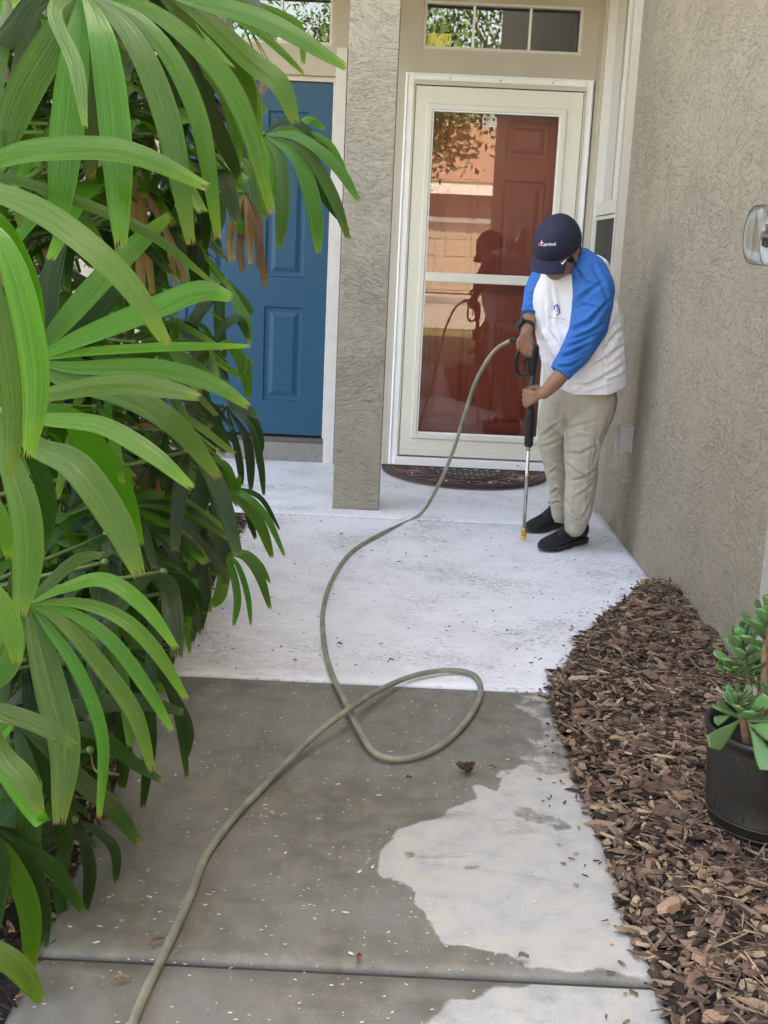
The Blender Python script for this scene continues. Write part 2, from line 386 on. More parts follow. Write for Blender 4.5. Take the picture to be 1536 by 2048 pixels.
def concrete_mat():
    m, nt, b = newmat('walk_concrete')
    at = nd(nt, 'ShaderNodeAttribute', attribute_name='wet')
    v = coords(nt)
    n = noise(nt, v, 26, 6, 0.65)
    wet = mth(nt, 'ADD', at.outputs['Fac'], mth(nt, 'MULTIPLY', mth(nt, 'SUBTRACT', n, 0.5), 1.1))
    wet = ramp(nt, wet, [(0.36, 0.0), (0.47, 0.55), (0.62, 1.0)])
    blot = noise(nt, v, 2.3, 4, 0.6); fine = noise(nt, v, 340, 3, 0.7); mid = noise(nt, v, 14, 5, 0.65)
    dry = ramp(nt, mid, [(0.3, (0.40, 0.39, 0.365)), (0.52, (0.485, 0.47, 0.435)), (0.72, (0.56, 0.505, 0.42))])
    dry = mixc(nt, ramp(nt, noise(nt, coords(nt, (1, 1.8, 1)), 5.5, 5, .7), [(.5, 0.0), (.68, .55)]), dry, (0.60, 0.52, 0.40))
    wc = ramp(nt, mid, [(0.3, (0.125, 0.116, 0.092)), (0.5, (0.185, 0.170, 0.135)), (0.7, (0.255, 0.232, 0.180))])
    wc = mixc(nt, ramp(nt, blot, [(0.40, 0.0), (0.62, 0.8)]), wc, (0.235, 0.222, 0.198))
    wc = mixc(nt, ramp(nt, noise(nt, coords(nt, (5, .7, 1), (0, 0, .25)), 2.2, 5, .7), [(0.50, 0.0), (0.70, 0.6)]), wc, (0.135, 0.112, 0.082))
    c = mixc(nt, wet, dry, wc)
    grain = ramp(nt, fine, [(0.35, 0.78), (0.55, 1.0), (0.7, 1.12)])
    c = mixc(nt, 1.0, c, grain, 'MULTIPLY')
    sp = nd(nt, 'ShaderNodeTexVoronoi'); sp.inputs['Scale'].default_value = 55; lk(nt, v, sp.inputs['Vector'])
    pit = mth(nt, 'MULTIPLY', ramp(nt, sp.outputs['Distance'], [(0.05, 1.0), (0.12, 0.0)]), ramp(nt, noise(nt, v, 6, 3), [(0.52, 0.0), (0.6, 0.8)]))
    c = mixc(nt, pit, c, (0.07, 0.06, 0.05))
    st = ramp(nt, noise(nt, coords(nt, (1.0, 2.6, 1)), 3.4, 6, 0.7, 0.5), [(0.56, 0.0), (0.7, 0.55)])
    c = mixc(nt, st, c, (0.115, 0.10, 0.08))
    lk(nt, c, b.inputs['Base Color'])
    lk(nt, ramp(nt, mth(nt, 'ADD', mth(nt, 'MULTIPLY', wet, 0.7), mth(nt, 'MULTIPLY', mid, 0.3)), [(0.1, 0.85), (0.9, 0.40)]), b.inputs['Roughness'])
    b.inputs['Specular IOR Level'].default_value = 0.35
    bump(nt, b, mth(nt, 'ADD', fine, mth(nt, 'MULTIPLY', mid, 0.8)), 0.35, 0.003)
    return m
def whitepaint_mat():
    m, nt, b = newmat('white_slab_paint')
    v = coords(nt)
    mid = noise(nt, v, 7, 5, 0.65)
    base = ramp(nt, mid, [(0.3, (0.74, 0.74, 0.76)), (0.55, (0.83, 0.83, 0.85)), (0.75, (0.84, 0.835, 0.84))])
    # flaked / mildew flecks stretched along x, in patches
    vs2 = coords(nt, (1.0, 2.8, 1))
    fl = noise(nt, vs2, 46, 7, 0.78, 0.9)
    patch = noise(nt, coords(nt, (1, 1, 1), (0, 0, 0.3)), 2.6, 3, 0.6)
    thr = mth(nt, 'ADD', fl, mth(nt, 'MULTIPLY', mth(nt, 'SUBTRACT', patch, 0.5), 0.36))
    flm = ramp(nt, thr, [(0.568, 0.0), (0.610, 0.75)])
    c = mixc(nt, flm, base, (0.15, 0.13, 0.11))
    st = ramp(nt, noise(nt, v, 3.1, 6, 0.7, 0.6), [(0.52, 0.0), (0.70, 0.28)])
    c = mixc(nt, st, c, (0.50, 0.45, 0.40))
    # grime collecting towards the left bed and the near joint
    sep = nd(nt, 'ShaderNodeSeparateXYZ'); lk(nt, v, sep.inputs[0])
    gx = nd(nt, 'ShaderNodeMapRange'); lk(nt, sep.outputs[0], gx.inputs[0]); gx.inputs[1].default_value = 0.15; gx.inputs[2].default_value = -0.65; gx.inputs[3].default_value = 0; gx.inputs[4].default_value = 1
    gy = nd(nt, 'ShaderNodeMapRange'); lk(nt, sep.outputs[1], gy.inputs[0]); gy.inputs[1].default_value = 4.3; gy.inputs[2].default_value = 3.25; gy.inputs[3].default_value = 0; gy.inputs[4].default_value = 1
    gm = mth(nt, 'MULTIPLY', mth(nt, 'MULTIPLY', gx.outputs[0], gy.outputs[0]), ramp(nt, noise(nt, vs2, 9, 6, 0.75), [(0.35, 0.1), (0.65, 1.0)]))
    c = mixc(nt, mth(nt, 'MULTIPLY', gm, 0.8), c, (0.36, 0.30, 0.23))
    lk(nt, c, b.inputs['Base Color'])
    lk(nt, ramp(nt, mid, [(0.3, 0.42), (0.7, 0.62)]), b.inputs['Roughness'])
    b.inputs['Specular IOR Level'].default_value = 0.4
    h = mth(nt, 'SUBTRACT', noise(nt, v, 120, 4, 0.6), mth(nt, 'MULTIPLY', flm, 0.6))
    bump(nt, b, h, 0.35, 0.003)
    return m
MC = concrete_mat(); MW = whitepaint_mat()
def XL(y): return float(np.interp(y, [0, 1.85, 3.26, 6], [-0.56, -0.585, -0.64, -0.66]))
slab('walkway_slab', XL, lambda y: edge_x(y)+0.004, 0.2, 1.853, 0.0, MC, wet=True)
slab('walkway_slab', XL, lambda y: edge_x(y)+0.004, 1.866, 3.256, 0.0, MC, wet=True)
slab('porch_slab', XL, lambda y: min(edge_x(y)+0.004, XW+0.01) if y < 4.52 else XW+0.01, 3.262, 5.432, 0.003, MW, step=0.02)
slab('porch_slab', lambda y: -2.6, lambda y: XW+0.01, 5.439, YF+0.1, 0.003, MW, step=0.03)
# dirt in joints
bx_ = MB().box(-0.62, 0.53, 1.80, 1.92, -0.11, -0.011); bx_.box(-0.66, 0.50, 3.2, 3.3, -0.11, -0.010); bx_.box(-2.6, 1.02, 5.4, 5.47, -0.11, -0.006)
tag(build('joint_filler', bx_, simple('joint_dirt', (0.045, 0.042, 0.034), 0.9, var=.3)), kind='structure')

# ---- soil beds (left and right)
def bed(name, x0f, x1f, y0, y1, hf, mat, nx=50, ny=160):
    V = []; 
    for j in range(ny):
        y = y0+(y1-y0)*j/(ny-1)
        for i in range(nx):
            a = x0f(y); b_ = x1f(y); x = a+(b_-a)*i/(nx-1); V.append((x, y, hf(x, y)))
    fs = [(j*nx+i, j*nx+i+1, (j+1)*nx+i+1, (j+1)*nx+i) for j in range(ny-1) for i in range(nx-1)]
    me = bpy.data.meshes.new(name); me.from_pydata(V, [], fs)
    return tag(mkobj(name, me, mat, None, True), kind='structure')
soil = simple('mulch_soil', (0.022, 0.015, 0.010), 0.95, var=0.5, nscale=60, bstr=1.0, bscale=120, bdist=0.02)
def hR(x, y):
    e = edge_x(y); d = x-e; w = max(XW-e, 0.05)
    t = min(max(d/0.16, 0), 1); t = t*t*(3-2*t)
    return -0.03+t*(0.075+0.02*mnoise.noise((x*6, y*6, 0)))+0.03*min(max((d)/w, 0), 1)
RB = bed('mulch_bed', lambda y: edge_x(y)-0.002, lambda y: XW+0.02, 0.6, 4.50, hR, soil)
def hL(x, y): return -0.012+0.03*mnoise.noise((x*3, y*3, 5))+min((XL(y)-x)*0.10, 0.05)
LB = bed('planting_bed', lambda y: -4.2, lambda y: XL(y)+0.004, 0.3, 5.44, hL, soil, 60, 120)
# ---- buildings
h = thing('town_house', 'beige stucco townhouse front holding the blue door and the red door', 'house', (0, YF, 0))
def wallrect(mb, xs, zs, holes, y0, y1):
    """front wall in the XZ plane with rectangular holes, thickness y0..y1 (reveals included)"""
    for i in range(len(xs)-1):
        for j in range(len(zs)-1):
            cx = (xs[i]+xs[i+1])/2; cz = (zs[j]+zs[j+1])/2
            if any(a < cx < b and c < cz < d for a, b, c, d in holes): continue
            mb.box(xs[i], xs[i+1], y0, y1, zs[j], zs[j+1])
    return mb
def weld(o):
    bm = bmesh.new(); bm.from_mesh(o.data); bmesh.ops.remove_doubles(bm, verts=bm.verts, dist=1e-5)
    seen = {}
    dead = []
    for f in bm.faces:
        k = tuple(sorted(v.index for v in f.verts))
        if k in seen: dead += [f, seen[k]]
        else: seen[k] = f
    bmesh.ops.delete(bm, geom=list(set(dead)), context='FACES_ONLY')
    bm.to_mesh(o.data); bm.free(); return o
holes = [(0.0, 0.945, -1, 2.105), (0.046, 0.895, 2.275, 2.52), (-1.36, -0.415, -1, 2.115), (-1.30, -0.438, 2.27, 2.52)]
xs = sorted(set([-5, -1.36, -1.30, -0.438, -0.415, 0.0, 0.046, 0.895, 0.945, 0.992])); zs = sorted(set([-0.1, 2.105, 2.115, 2.27, 2.275, 2.52, 3.0]))
weld(build('front_wall', wallrect(MB(), xs, zs, holes, YF, YF+0.14), MT['facade'], h))
bx('upper_wall', -5, 1.02, YF-1.22, YF+0.3, 3.0, 5.8, MT['stucco_pillar'], h)
bx('porch_ceiling', -5, 1.02, YF-1.0, YF+0.02, 2.93, 2.998, simple('soffit', (0.30, 0.27, 0.23), 0.8), h)
bx('back_wall', -5, 6.5, YF+1.3, YF+1.5, -0.1, 5.8, MT['dark'], h)
bx('interior_ceiling', -5, 1.5, YF+0.3, YF+1.3, 2.9, 3.0, MT['dark'], h)
bx('partition', 1.2, 1.3, YF+0.15, YF+1.3, -0.1, 3.0, MT['dark'], h)
rf = MB(); rf.add([(-5.5, YF-1.7, 5.75), (6.5, YF-1.7, 5.75), (6.5, YF+4, 8.0), (-5.5, YF+4, 8.0), (-5.5, YF-1.7, 5.9), (6.5, YF-1.7, 5.9), (6.5, YF+4, 8.15), (-5.5, YF+4, 8.15)],
    [(0, 1, 2, 3), (4, 5, 6, 7), (0, 1, 5, 4), (1, 2, 6, 5), (2, 3, 7, 6), (3, 0, 4, 7)])
build('roof', rf, simple('roof_shingle', (0.12, 0.10, 0.09), 0.9), h)
pl = thing('porch_pillar', 'square stucco pillar between the blue door and the red door', 'pillar', (-0.176, 5.68, 0))
build('shaft', MB().box(-0.286, -0.066, 5.58, 5.80, 0.003, 3.0), MT['stucco_pillar'], pl, bev=0.004)
bx('beam', -5, 1.02, 5.585, 5.79, 2.72, 2.998, MT['stucco_pillar'], h)

sw = thing('side_wall', 'long trowelled stucco wall on the right with utility fittings', 'wall', (XW, 2, 0))
def wallside(y0, y1, z0, z1, ny, nz):
    V = [(XW, y0+(y1-y0)*j/ny, z0+(z1-z0)*k/nz) for j in range(ny+1) for k in range(nz+1)]
    fs = [(j*(nz+1)+k, j*(nz+1)+k+1, (j+1)*(nz+1)+k+1, (j+1)*(nz+1)+k) for j in range(ny) for k in range(nz)]
    return MB().add(V, fs)
w = MB().box(XW, 6.5, -1.4, 5.80, -0.1, 5.8)
build('stucco_face', w, MT['stucco_wall'], sw)
# ---- side window wall between facade and stucco corner (plane X = .99)
XS = 0.992
wn_ = thing('side_window', 'tall narrow single hung window with dark screen beside the red door', 'window', (XS, 6.3, 0))
# panel below / around
MT['vinyl'] = simple('vinyl_frame', (0.62, 0.60, 0.56), 0.4, var=0.04)
zs_bot, zs_top = 0.62, 2.72
bx('wall_panel', XS, XS+0.2, 5.802, YF, -0.1, zs_bot, MT['facade'], wn_)
bx('head_panel', XS, XS+0.2, 5.802, YF, zs_top, 3.0, MT['facade'], wn_)
bx('corner_post', XS-0.012, XS+0.2, 6.62, YF-0.001, zs_bot, zs_top, MT['facade'], wn_, bev=0.002)
bx('corner_bead', XS-0.002, XS+0.2, 5.80, 5.875, zs_bot, zs_top, MT['facade'], wn_, bev=0.003)
Y0w, Y1w = 5.878, 6.618
for (a, b_, c, d, nm, x) in ((Y0w, Y0w+0.055, zs_bot, zs_top, 'jamb', 0.004), (Y1w-0.04, Y1w, zs_bot, zs_top, 'jamb', 0.004), (Y0w+.055, Y1w-.04, zs_bot, zs_bot+0.05, 'sill', 0.006), (Y0w+.055, Y1w-.04, zs_top-0.05, zs_top, 'head', 0.006)):
    bx(nm, XS+x, XS+0.09, a, b_, c, d, MT['vinyl'], wn_, bev=0.003)
zr = 1.475
bx('meeting_rail', XS+0.012, XS+0.07, Y0w+.056, Y1w-.041, zr-0.035, zr+0.03, MT['vinyl'], wn_, bev=0.003)
bx('screen_frame', XS+0.014, XS+0.03, Y0w+.056, Y1w-.041, zr-0.058, zr-0.040, MT['vinyl'], wn_, bev=0.002)
bx('upper_pane', XS+0.045, XS+0.049, Y0w+.056, Y1w-.041, zr+0.031, zs_top-0.051, MT['glass_dark'], wn_)
bx('insect_screen', XS+0.022, XS+0.024, Y0w+.056, Y1w-.041, zs_bot+0.051, zr-0.0585, MT['screen'], wn_)
bx('muntin', XS+0.03, XS+0.043, 6.155, 6.17, zr+0.031, zs_top-0.051, MT['vinyl'], wn_)
bx('room_back', XS+0.195, XS+0.2, 5.88, 6.62, zs_bot, zs_top, simple('blind_cream', (0.16, 0.15, 0.12), 0.8), wn_)
# ---- transoms
def transom(name, label, x0, x1, z0, z1, mx):
    t = thing(name, label, 'window', ((x0+x1)/2, YF, z0), 'transom windows over the doors')
    w_ = 0.016
    fr = MB(); fr.box(x0, x1, YF+0.004, YF+0.05, z0, z0+w_); fr.box(x0, x1, YF+0.004, YF+0.05, z1-w_, z1)
    fr.box(x0, x0+w_, YF+0.004, YF+0.05, z0+w_, z1-w_); fr.box(x1-w_, x1, YF+0.004, YF+0.05, z0+w_, z1-w_)
    build('frame', fr, MT['jamb'], t, bev=0.002)
    for q in mx: bx('muntin', q-0.006, q+0.006, YF+0.012, YF+0.03, z0+w_, z1-w_, MT['trim_white'], t)
    e = [x0+w_]+list(mx)+[x1-w_]
    for a, b_ in zip(e[:-1], e[1:]): bx('pane', a+(0.006 if a != x0+w_ else 0), b_-(0.006 if b_ != x1-w_ else 0), YF+0.034, YF+0.038, z0+w_, z1-w_, MT['glass_dark'], t)
    return t
def px_x(x, y): return aY(x, y, YF).x
t1 = transom('transom_window', 'three pane transom over the red door with a yellow sticker', 0.046, 0.895, 2.275, 2.52, [px_x(948, 50), px_x(1061, 55)])
transom('transom_window', 'transom over the blue door partly hidden by palm leaves', -1.30, -0.438, 2.27, 2.52, [px_x(563, 40), -0.99])
# sticker (flat) on lower left pane
p0 = aY(844, 72, YF+.03); p1 = aY(901, 100, YF+.03)
stk = MB().box(p0.x+0.012, p1.x, YF+0.0305, YF+0.033, 2.292, 2.292+0.068)
def sticker_mat():
    m, nt, b = newmat('sticker_print'); v = coords(nt, (1, 1, 1))
    n = noise(nt, v, 42, 2, 0.5, 1.0); n2 = noise(nt, coords(nt, (1, 1, 1.4), (0, .5, 0)), 60, 1)
    c = mixc(nt, ramp(nt, n, [(0.5, 0.0), (0.54, 1.0)]), (0.75, 0.66, 0.10), (0.22, 0.34, 0.05))
    c = mixc(nt, ramp(nt, n2, [(0.62, 0.0), (0.66, 1.0)]), c, (0.65, 0.7, 0.6)); lk(nt, c, b.inputs['Base Color']); b.inputs['Roughness'].default_value = .3
    return m
st_o = build('sticker', stk, sticker_mat(), t1)
# blue door ---------------------------------------------------------------
def rect_ring_panel(name, x0, x1, z0, z1, yf, steps, mat, parent):
    """nested rectangles: steps = [(inset, depth)], depth>0 goes into the door; closed centre"""
    V = []; Fs = []
    for ins, dp in steps:
        V += [(x0+ins, yf+dp, z0+ins), (x1-ins, yf+dp, z0+ins), (x1-ins, yf+dp, z1-ins), (x0+ins, yf+dp, z1-ins)]
    for k in range(len(steps)-1):
        o = 4*k
        for i in range(4): Fs.append((o+i, o+(i+1) % 4, o+4+(i+1) % 4, o+4+i))
    o = 4*(len(steps)-1); Fs.append((o, o+1, o+2, o+3))
    ob = build(name, MB().add(V, Fs), mat, parent)
    return ob
STEPS = [(0.0, 0.0), (0.006, 0.009), (0.016, 0.011), (0.030, 0.011), (0.052, 0.002), (0.055, 0.001)]
def slab_door(root, x0, x1, z0, z1, yf, cols, rows, mat):
    xs_ = sorted([x0, x1]+[c for p in cols for c in p]); zs_ = sorted([z0, z1]+[c for p in rows for c in p])
    hs = [(a, b_, c, d) for a, b_ in cols for c, d in rows]
    weld(build('leaf', wallrect(MB(), xs_, zs_, hs, yf, yf+0.042), mat, root))
    for a, b_ in cols:
        for c, d in rows:
            st = [(i if (d-c) > 0.2 else i*0.8, q) for i, q in STEPS]
            rect_ring_panel('panel', a, b_, c, d, yf, st, mat, root)
yb = YF+0.055
bd = thing('blue_door', 'blue panelled entry door left of the pillar behind the palms', 'door', (-0.87, YF, 0))
slab_door(bd, -1.345, -0.425, 0.150, 2.085, yb, [(-1.22, -1.00), (-0.775, -0.555)], [(0.345, 0.875), (1.04, 1.93)], MT['blue'])
bx('threshold', -1.36, -0.416, YF+0.02, YF+0.139, 0.112, 0.138, simple('bronze_sill', (0.12, 0.11, 0.10), 0.5, 0.5), bd)
bx('riser', -1.36, -0.416, YF+0.006, YF+0.139, 0.003, 0.111, simple('riser_paint', (0.20, 0.19, 0.18), 0.75, bstr=0.5, bscale=40, bdist=0.01), bd)
bx('head_jamb', -1.36, -0.416, YF+0.03, YF+0.13, 2.088, 2.114, MT['storm_trim'], bd)
bx('side_jamb', -0.424, -0.4155, YF+0.02, YF+0.13, 0.14, 2.087, MT['jamb'], bd)
bx('casing', -0.410, -0.352, YF-0.022, YF-0.0005, 0.004, 2.26, MT['jamb'], bd, bev=0.003)
# red door and storm door ---------------------------------------------------
rd = thing('red_door', 'brick red six panel door behind the storm door glass', 'door', (0.47, YF+.1, 0))
slab_door(rd, 0.03, 0.93, 0.06, 2.07, YF+0.105, [(0.165, 0.395), (0.535, 0.765)], [(0.24, 0.85), (1.0, 1.62), (1.74, 1.93)], MT['red'])
fr = MB()
fr.box(0.001, 0.029, YF+0.06, YF+0.14, 0.03, 2.104); fr.box(0.931, 0.944, YF+0.06, YF+0.14, 0.03, 2.104); fr.box(0.029, 0.931, YF+0.06, YF+0.14, 2.071, 2.104)
build('frame', fr, MT['red'], rd)
kn = MB(); kn.lathe((0.86, YF+0.105, 0.98), [(0.001, -0.06), (0.02, -0.058), (0.028, -0.045), (0.02, -0.03), (0.01, -0.025), (0.01, -0.004), (0.03, -0.003), (0.03, 0.0)], 20, axis=Vector((0, 1, 0)))
build('knob', kn, MT['brass'], rd, True)
sd = thing('storm_door', 'cream framed storm door with two glass panes over the red door', 'door', (0.47, YF, 0))
yt = YF-0.030
c_ = MB(); c_.box(-0.036, 0.010, yt, YF-0.0005, 0.004, 2.150); c_.box(0.932, 0.972, yt, YF-0.0005, 0.004, 2.150)
c_.box(0.010, 0.932, yt, YF-0.0005, 2.112, 2.150)
build('casing', c_, MT['trim_white'], sd, bev=0.004)
c_ = MB(); c_.box(-0.030, 0.966, yt-0.006, yt-0.0005, 2.138, 2.146); c_.box(-0.030, -0.024, yt-0.006, yt-0.0005, 0.01, 2.137); c_.box(0.960, 0.966, yt-0.006, yt-0.0005, 0.01, 2.137)
build('casing_bead', c_, MT['trim_white'], sd, bev=0.002)
bx('threshold', -0.005, 0.945, yt-0.035, YF+0.059, 0.004, 0.070, MT['trim_white'], sd, bev=0.004)
c_ = MB(); c_.box(0.0105, 0.9315, yt-0.012, YF+0.01, 2.088, 2.111); c_.box(0.0105, 0.020, yt-0.012, YF+0.01, 0.071, 2.087); c_.box(0.922, 0.9315, yt-0.012, YF+0.01, 0.071, 2.087)
build('z_bar', c_, MT['storm_trim'], sd, bev=0.002)
# leaf frame
lx0, lx1, lz0, lz1 = 0.022, 0.920, 0.078, 2.083
gx0, gx1, gz0, gz1 = 0.116, 0.806, 0.208, 1.963
yl = yt-0.008
weld(build('leaf_frame', wallrect(MB(), [lx0, gx0, gx1, lx1], [lz0, gz0, gz1, lz1], [(gx0, gx1, gz0, gz1)], yl, yl+0.032), MT['storm'], sd)).modifiers.new('b', 'BEVEL').width = 0.003
def ring(x0, x1, z0, z1, w_, y0, y1):
    return wallrect(MB(), [x0, x0+w_, x1-w_, x1], [z0, z0+w_, z1-w_, z1], [(x0+w_, x1-w_, z0+w_, z1-w_)], y0, y1)
weld(build('glazing_bead', ring(gx0-0.030, gx1+0.030, gz0-0.030, gz1+0.030, 0.030, yl-0.010, yl-0.0005), MT['storm'], sd)).modifiers.new('b', 'BEVEL').width = 0.003
weld(build('inner_bead', ring(gx0+0.0005, gx1-0.0005, gz0+0.0005, gz1-0.0005, 0.008, yl-0.004, yl+0.012), MT['trim_white'], sd))
bx('kick_rail', lx0+0.004, lx1-0.004, yl-0.006, yl-0.0005, lz0+0.004, lz0+0.046, MT['storm'], sd, bev=0.002)
bx('mid_rail', gx0+0.009, gx1-0.009, yl-0.008, yl+0.02, 1.056, 1.108, MT['storm'], sd, bev=0.005)
bx('upper_pane', gx0+0.0088, gx1-0.0088, yl+0.010, yl+0.014, 1.1085, gz1-0.009, MT['glass'], sd)
bx('lower_pane', gx0+0.0088, gx1-0.0088, yl+0.0105, yl+0.0145, gz0+0.009, 1.0555, MT['glass'], sd)
sc = MB()
for x in (0.2, 0.47, 0.75): sc.lathe((x, yt-0.0005, 2.126), [(0.001, -0.003), (0.004, -0.002), (0.005, 0)], 8, axis=Vector((0, 1, 0)))
for x, z in ((0.30, 0.05), (0.7, 0.05)): sc.lathe((x, yt-0.036, z), [(0.001, -0.003), (0.004, -0.002), (0.005, 0)], 8, axis=Vector((0, 1, 0)))
tag(build('screw', sc, MT['steel'], sd), kind='stuff')
# oval decal / knocker on red door
q = aY(984, 265, YF+.07); kk = MB()
ringp = [(q.x+0.018*math.cos(a), YF+0.10, q.z+0.036*math.sin(a)) for a in np.linspace(0, 2*math.pi, 24)]
kk.tube(ringp, 0.0035, 6, cap=False); kk.tube([(q.x, YF+0.1, q.z+.02), (q.x, YF+0.09, q.z), (q.x, YF+0.1, q.z-.02)], 0.005, 6)
build('knocker', kk, MT['steel'], rd, True)
# (script continues)
# ------------------------------------------------------------------ across the drive (seen mirrored in the glass)
ga = thing('garage_building', 'sunlit pinkish garage across the drive mirrored in the door glass', 'house', (0, -24, 0))
bx('wall', -9, 9, -26, -24, -0.06, 3.0, simple('garage_stucco', (0.28, 0.22, 0.185), 0.8), ga)
bx('fascia', -9.5, 9.5, -23.35, -23.2, 2.9, 3.25, MT['trim_white'], ga)
bx('soffit', -9.5, 9.5, -23.99, -23.351, 2.92, 2.98, MT['trim_white'], ga)
rf = MB(); rf.add([(-9.6, -23.15, 3.26), (9.6, -23.15, 3.26), (9.6, -29, 5.4), (-9.6, -29, 5.4), (-9.6, -29, 3.2), (9.6, -29, 3.2)], [(0, 1, 2, 3), (0, 1, 5, 4), (3, 2, 5, 4), (0, 3, 4), (1, 2, 5)])
build('roof', rf, simple('garage_roof', (0.35, 0.22, 0.17), 0.85), ga)
for gx in (-4.6, 1.2):
    d = bx('garage_door', gx-2.4, gx+2.4, -23.99, -23.93, 0.0, 2.1, simple('garage_door_paint', (0.42, 0.35, 0.29), 0.6), ga)
    for k in range(4):
        for j in range(6):
            bx('panel', gx-2.3+j*0.78, gx-2.3+j*0.78+0.66, -23.929, -23.91, 0.08+k*0.51, 0.46+k*0.51, d.data.materials[0], d, bev=0.01)
    bx('door_trim', gx-2.6, gx+2.6, -23.99, -23.9, 2.101, 2.25, MT['trim_white'], ga)
def leafcloud(name, c, r, n, size, mats, parent=None, seed=1):
    rg = np.random.RandomState(seed)
    cl = rg.normal(size=(max(6, n//220), 3)); cl /= np.linalg.norm(cl, axis=1)[:, None]; cl *= (rg.uniform(.35, 1, len(cl))**.5)[:, None]
    cl = cl*np.array(r)*0.85+np.array(c)
    k = rg.randint(len(cl), size=n)
    P = cl[k]+rg.normal(size=(n, 3))*np.array(r)*0.17
    a = rg.normal(size=(n, 3)); a /= np.linalg.norm(a, axis=1)[:, None]
    b_ = np.cross(a, rg.normal(size=(n, 3))); b_ /= np.linalg.norm(b_, axis=1)[:, None]
    s1 = (size*rg.uniform(.6, 1.3, n))[:, None]
    V = np.stack([P-a*s1, P+b_*s1*.5, P+a*s1, P-b_*s1*.5], 1).reshape(-1, 3)-np.array(wloc(parent))
    F_ = np.arange(4*n).reshape(-1, 4)
    me = bpy.data.meshes.new(name); me.from_pydata(V.tolist(), [], F_.tolist()); me.update()
    return mkobj(name, me, mats, parent)
MT['foliage'] = simple('tree_leaves', (0.06, 0.12, 0.02), 0.6, var=0.5, nscale=3)
MT['bark'] = simple('tree_bark', (0.14, 0.10, 0.08), 0.9, var=0.4, nscale=10, bstr=.6, bscale=30, bdist=.02)
def tree(x, y, hgt, r, label, seed, lean=0.0, hw=None):
    t = thing('shade_tree', label, 'tree', (x, y, -0.05), 'trees behind the viewpoint')
    rg = random.Random(seed); tb = MB()
    top = Vector((x+lean, y, hgt*.55))
    tb.tube(cr([(x, y, -.1), (x+lean*.3, y, hgt*.2), (x+lean*.55, y+.1, hgt*.38), top], 12), [0.14*(1-.05*i) for i in range(12)], 9)
    for k in range(7):
        a = rg.uniform(0, 6.28); e = Vector((math.cos(a)*r*.7, math.sin(a)*r*.7, hgt*rg.uniform(.1, .4)))
        tb.tube(cr([Vector((x+lean*.6, y, hgt*(.35+.03*k))), Vector((x+lean*.6, y, hgt*.45))+e*.4, top+e], 8), [0.07*(1-.1*i) for i in range(8)], 7)
    build('trunk', tb, MT['bark'], t, True)
    leafcloud('crown', (x+lean, y, hgt*.78), (r, r, hgt*.33), 9000, 0.075, MT['foliage'], t, seed)
    return t
tree(-2.0, -9.0, 5.0, 2.3, 'leaning tree behind the viewpoint mirrored in the storm door', 3, 1.3)
tree(-7.0, -12.0, 8.0, 3.4, 'tall tree left behind the viewpoint near the drive', 5, 0.5)
tree(3.4, -15.0, 9.0, 3.6, 'broad tree right behind the viewpoint mirrored in the transom', 8, -0.4)
tree(-1.5, -30.0, 9.0, 4.5, 'big tree standing behind the mirrored garage', 9, -0.4)

# ------------------------------------------------------------------ doormat
dm = thing('doormat', 'half round brown rubber doormat with scroll pattern before the red door', 'doormat', (0.40, 6.73, 0.004))
mc = aZ(942, 950, 0); MX = 0.400; MYb = 6.735; MRX = 0.470; MRY = 0.545
def mloop(fx, fy, n=48): return [(MX+MRX*fx*math.cos(a), MYb-MRY*fy*math.sin(a)) for a in np.linspace(0, math.pi, n)]
o1 = mloop(1, 1)
mb = MB(); n = len(o1)
mb.add([(x, y, 0.005) for x, y in o1]+[(x, y, 0.017) for x, y in o1]+[(MX+(x-MX)*.985, MYb+(y-MYb)*.985-0.004, 0.020) for x, y in o1],
       [tuple(range(2*n, 3*n))]+[(i, i+1, n+i+1, n+i) for i in range(n-1)]+[(n+i, n+i+1, 2*n+i+1, 2*n+i) for i in range(n-1)]+[(0, n, 2*n-1, n-1), (n, 2*n, 3*n-1, 2*n-1)])
MT['mat_red'] = simple('mat_rubber_red', (0.19, 0.085, 0.07), 0.65, var=.3, nscale=14)
MT['mat_pale'] = simple('mat_rubber_pale', (0.50, 0.43, 0.40), 0.6, var=.45, nscale=8)
MT['mat_dark'] = simple('mat_rubber_dark', (0.025, 0.018, 0.018), 0.6)
build('base', mb, MT['mat_red'], dm)
def strip(mb, pts, wd, z0, z1, closed=False):
    pts = [Vector((p[0], p[1], 0)) for p in pts]; L = len(pts); V = []
    for i in range(L):
        a = pts[(i-1) % L] if (closed or i > 0) else pts[i]; b_ = pts[(i+1) % L] if (closed or i < L-1) else pts[i]
        t = (b_-a).normalized(); nrm = Vector((-t.y, t.x, 0))*wd/2
        for s_, z in ((-1, z0), (-1, z1), (1, z1), (1, z0)): V.append((pts[i].x+nrm.x*s_, pts[i].y+nrm.y*s_, z))
    F_ = []
    for i in range(L if closed else L-1):
        a = 4*i; b_ = 4*((i+1) % L)
        for k in range(3): F_.append((a+k, b_+k, b_+k+1, a+k+1))
    mb.add(V, F_)
rim = MB(); strip(rim, mloop(.985, .985), .020, .012, .026); strip(rim, [(MX-MRX, MYb-.008), (MX+MRX, MYb-.008)], .016, .012, .026)
strip(rim, mloop(.91, .90), .008, .012, .024); strip(rim, mloop(.56, .66), .010, .012, .024); strip(rim, mloop(.50, .60), .006, .012, .024)
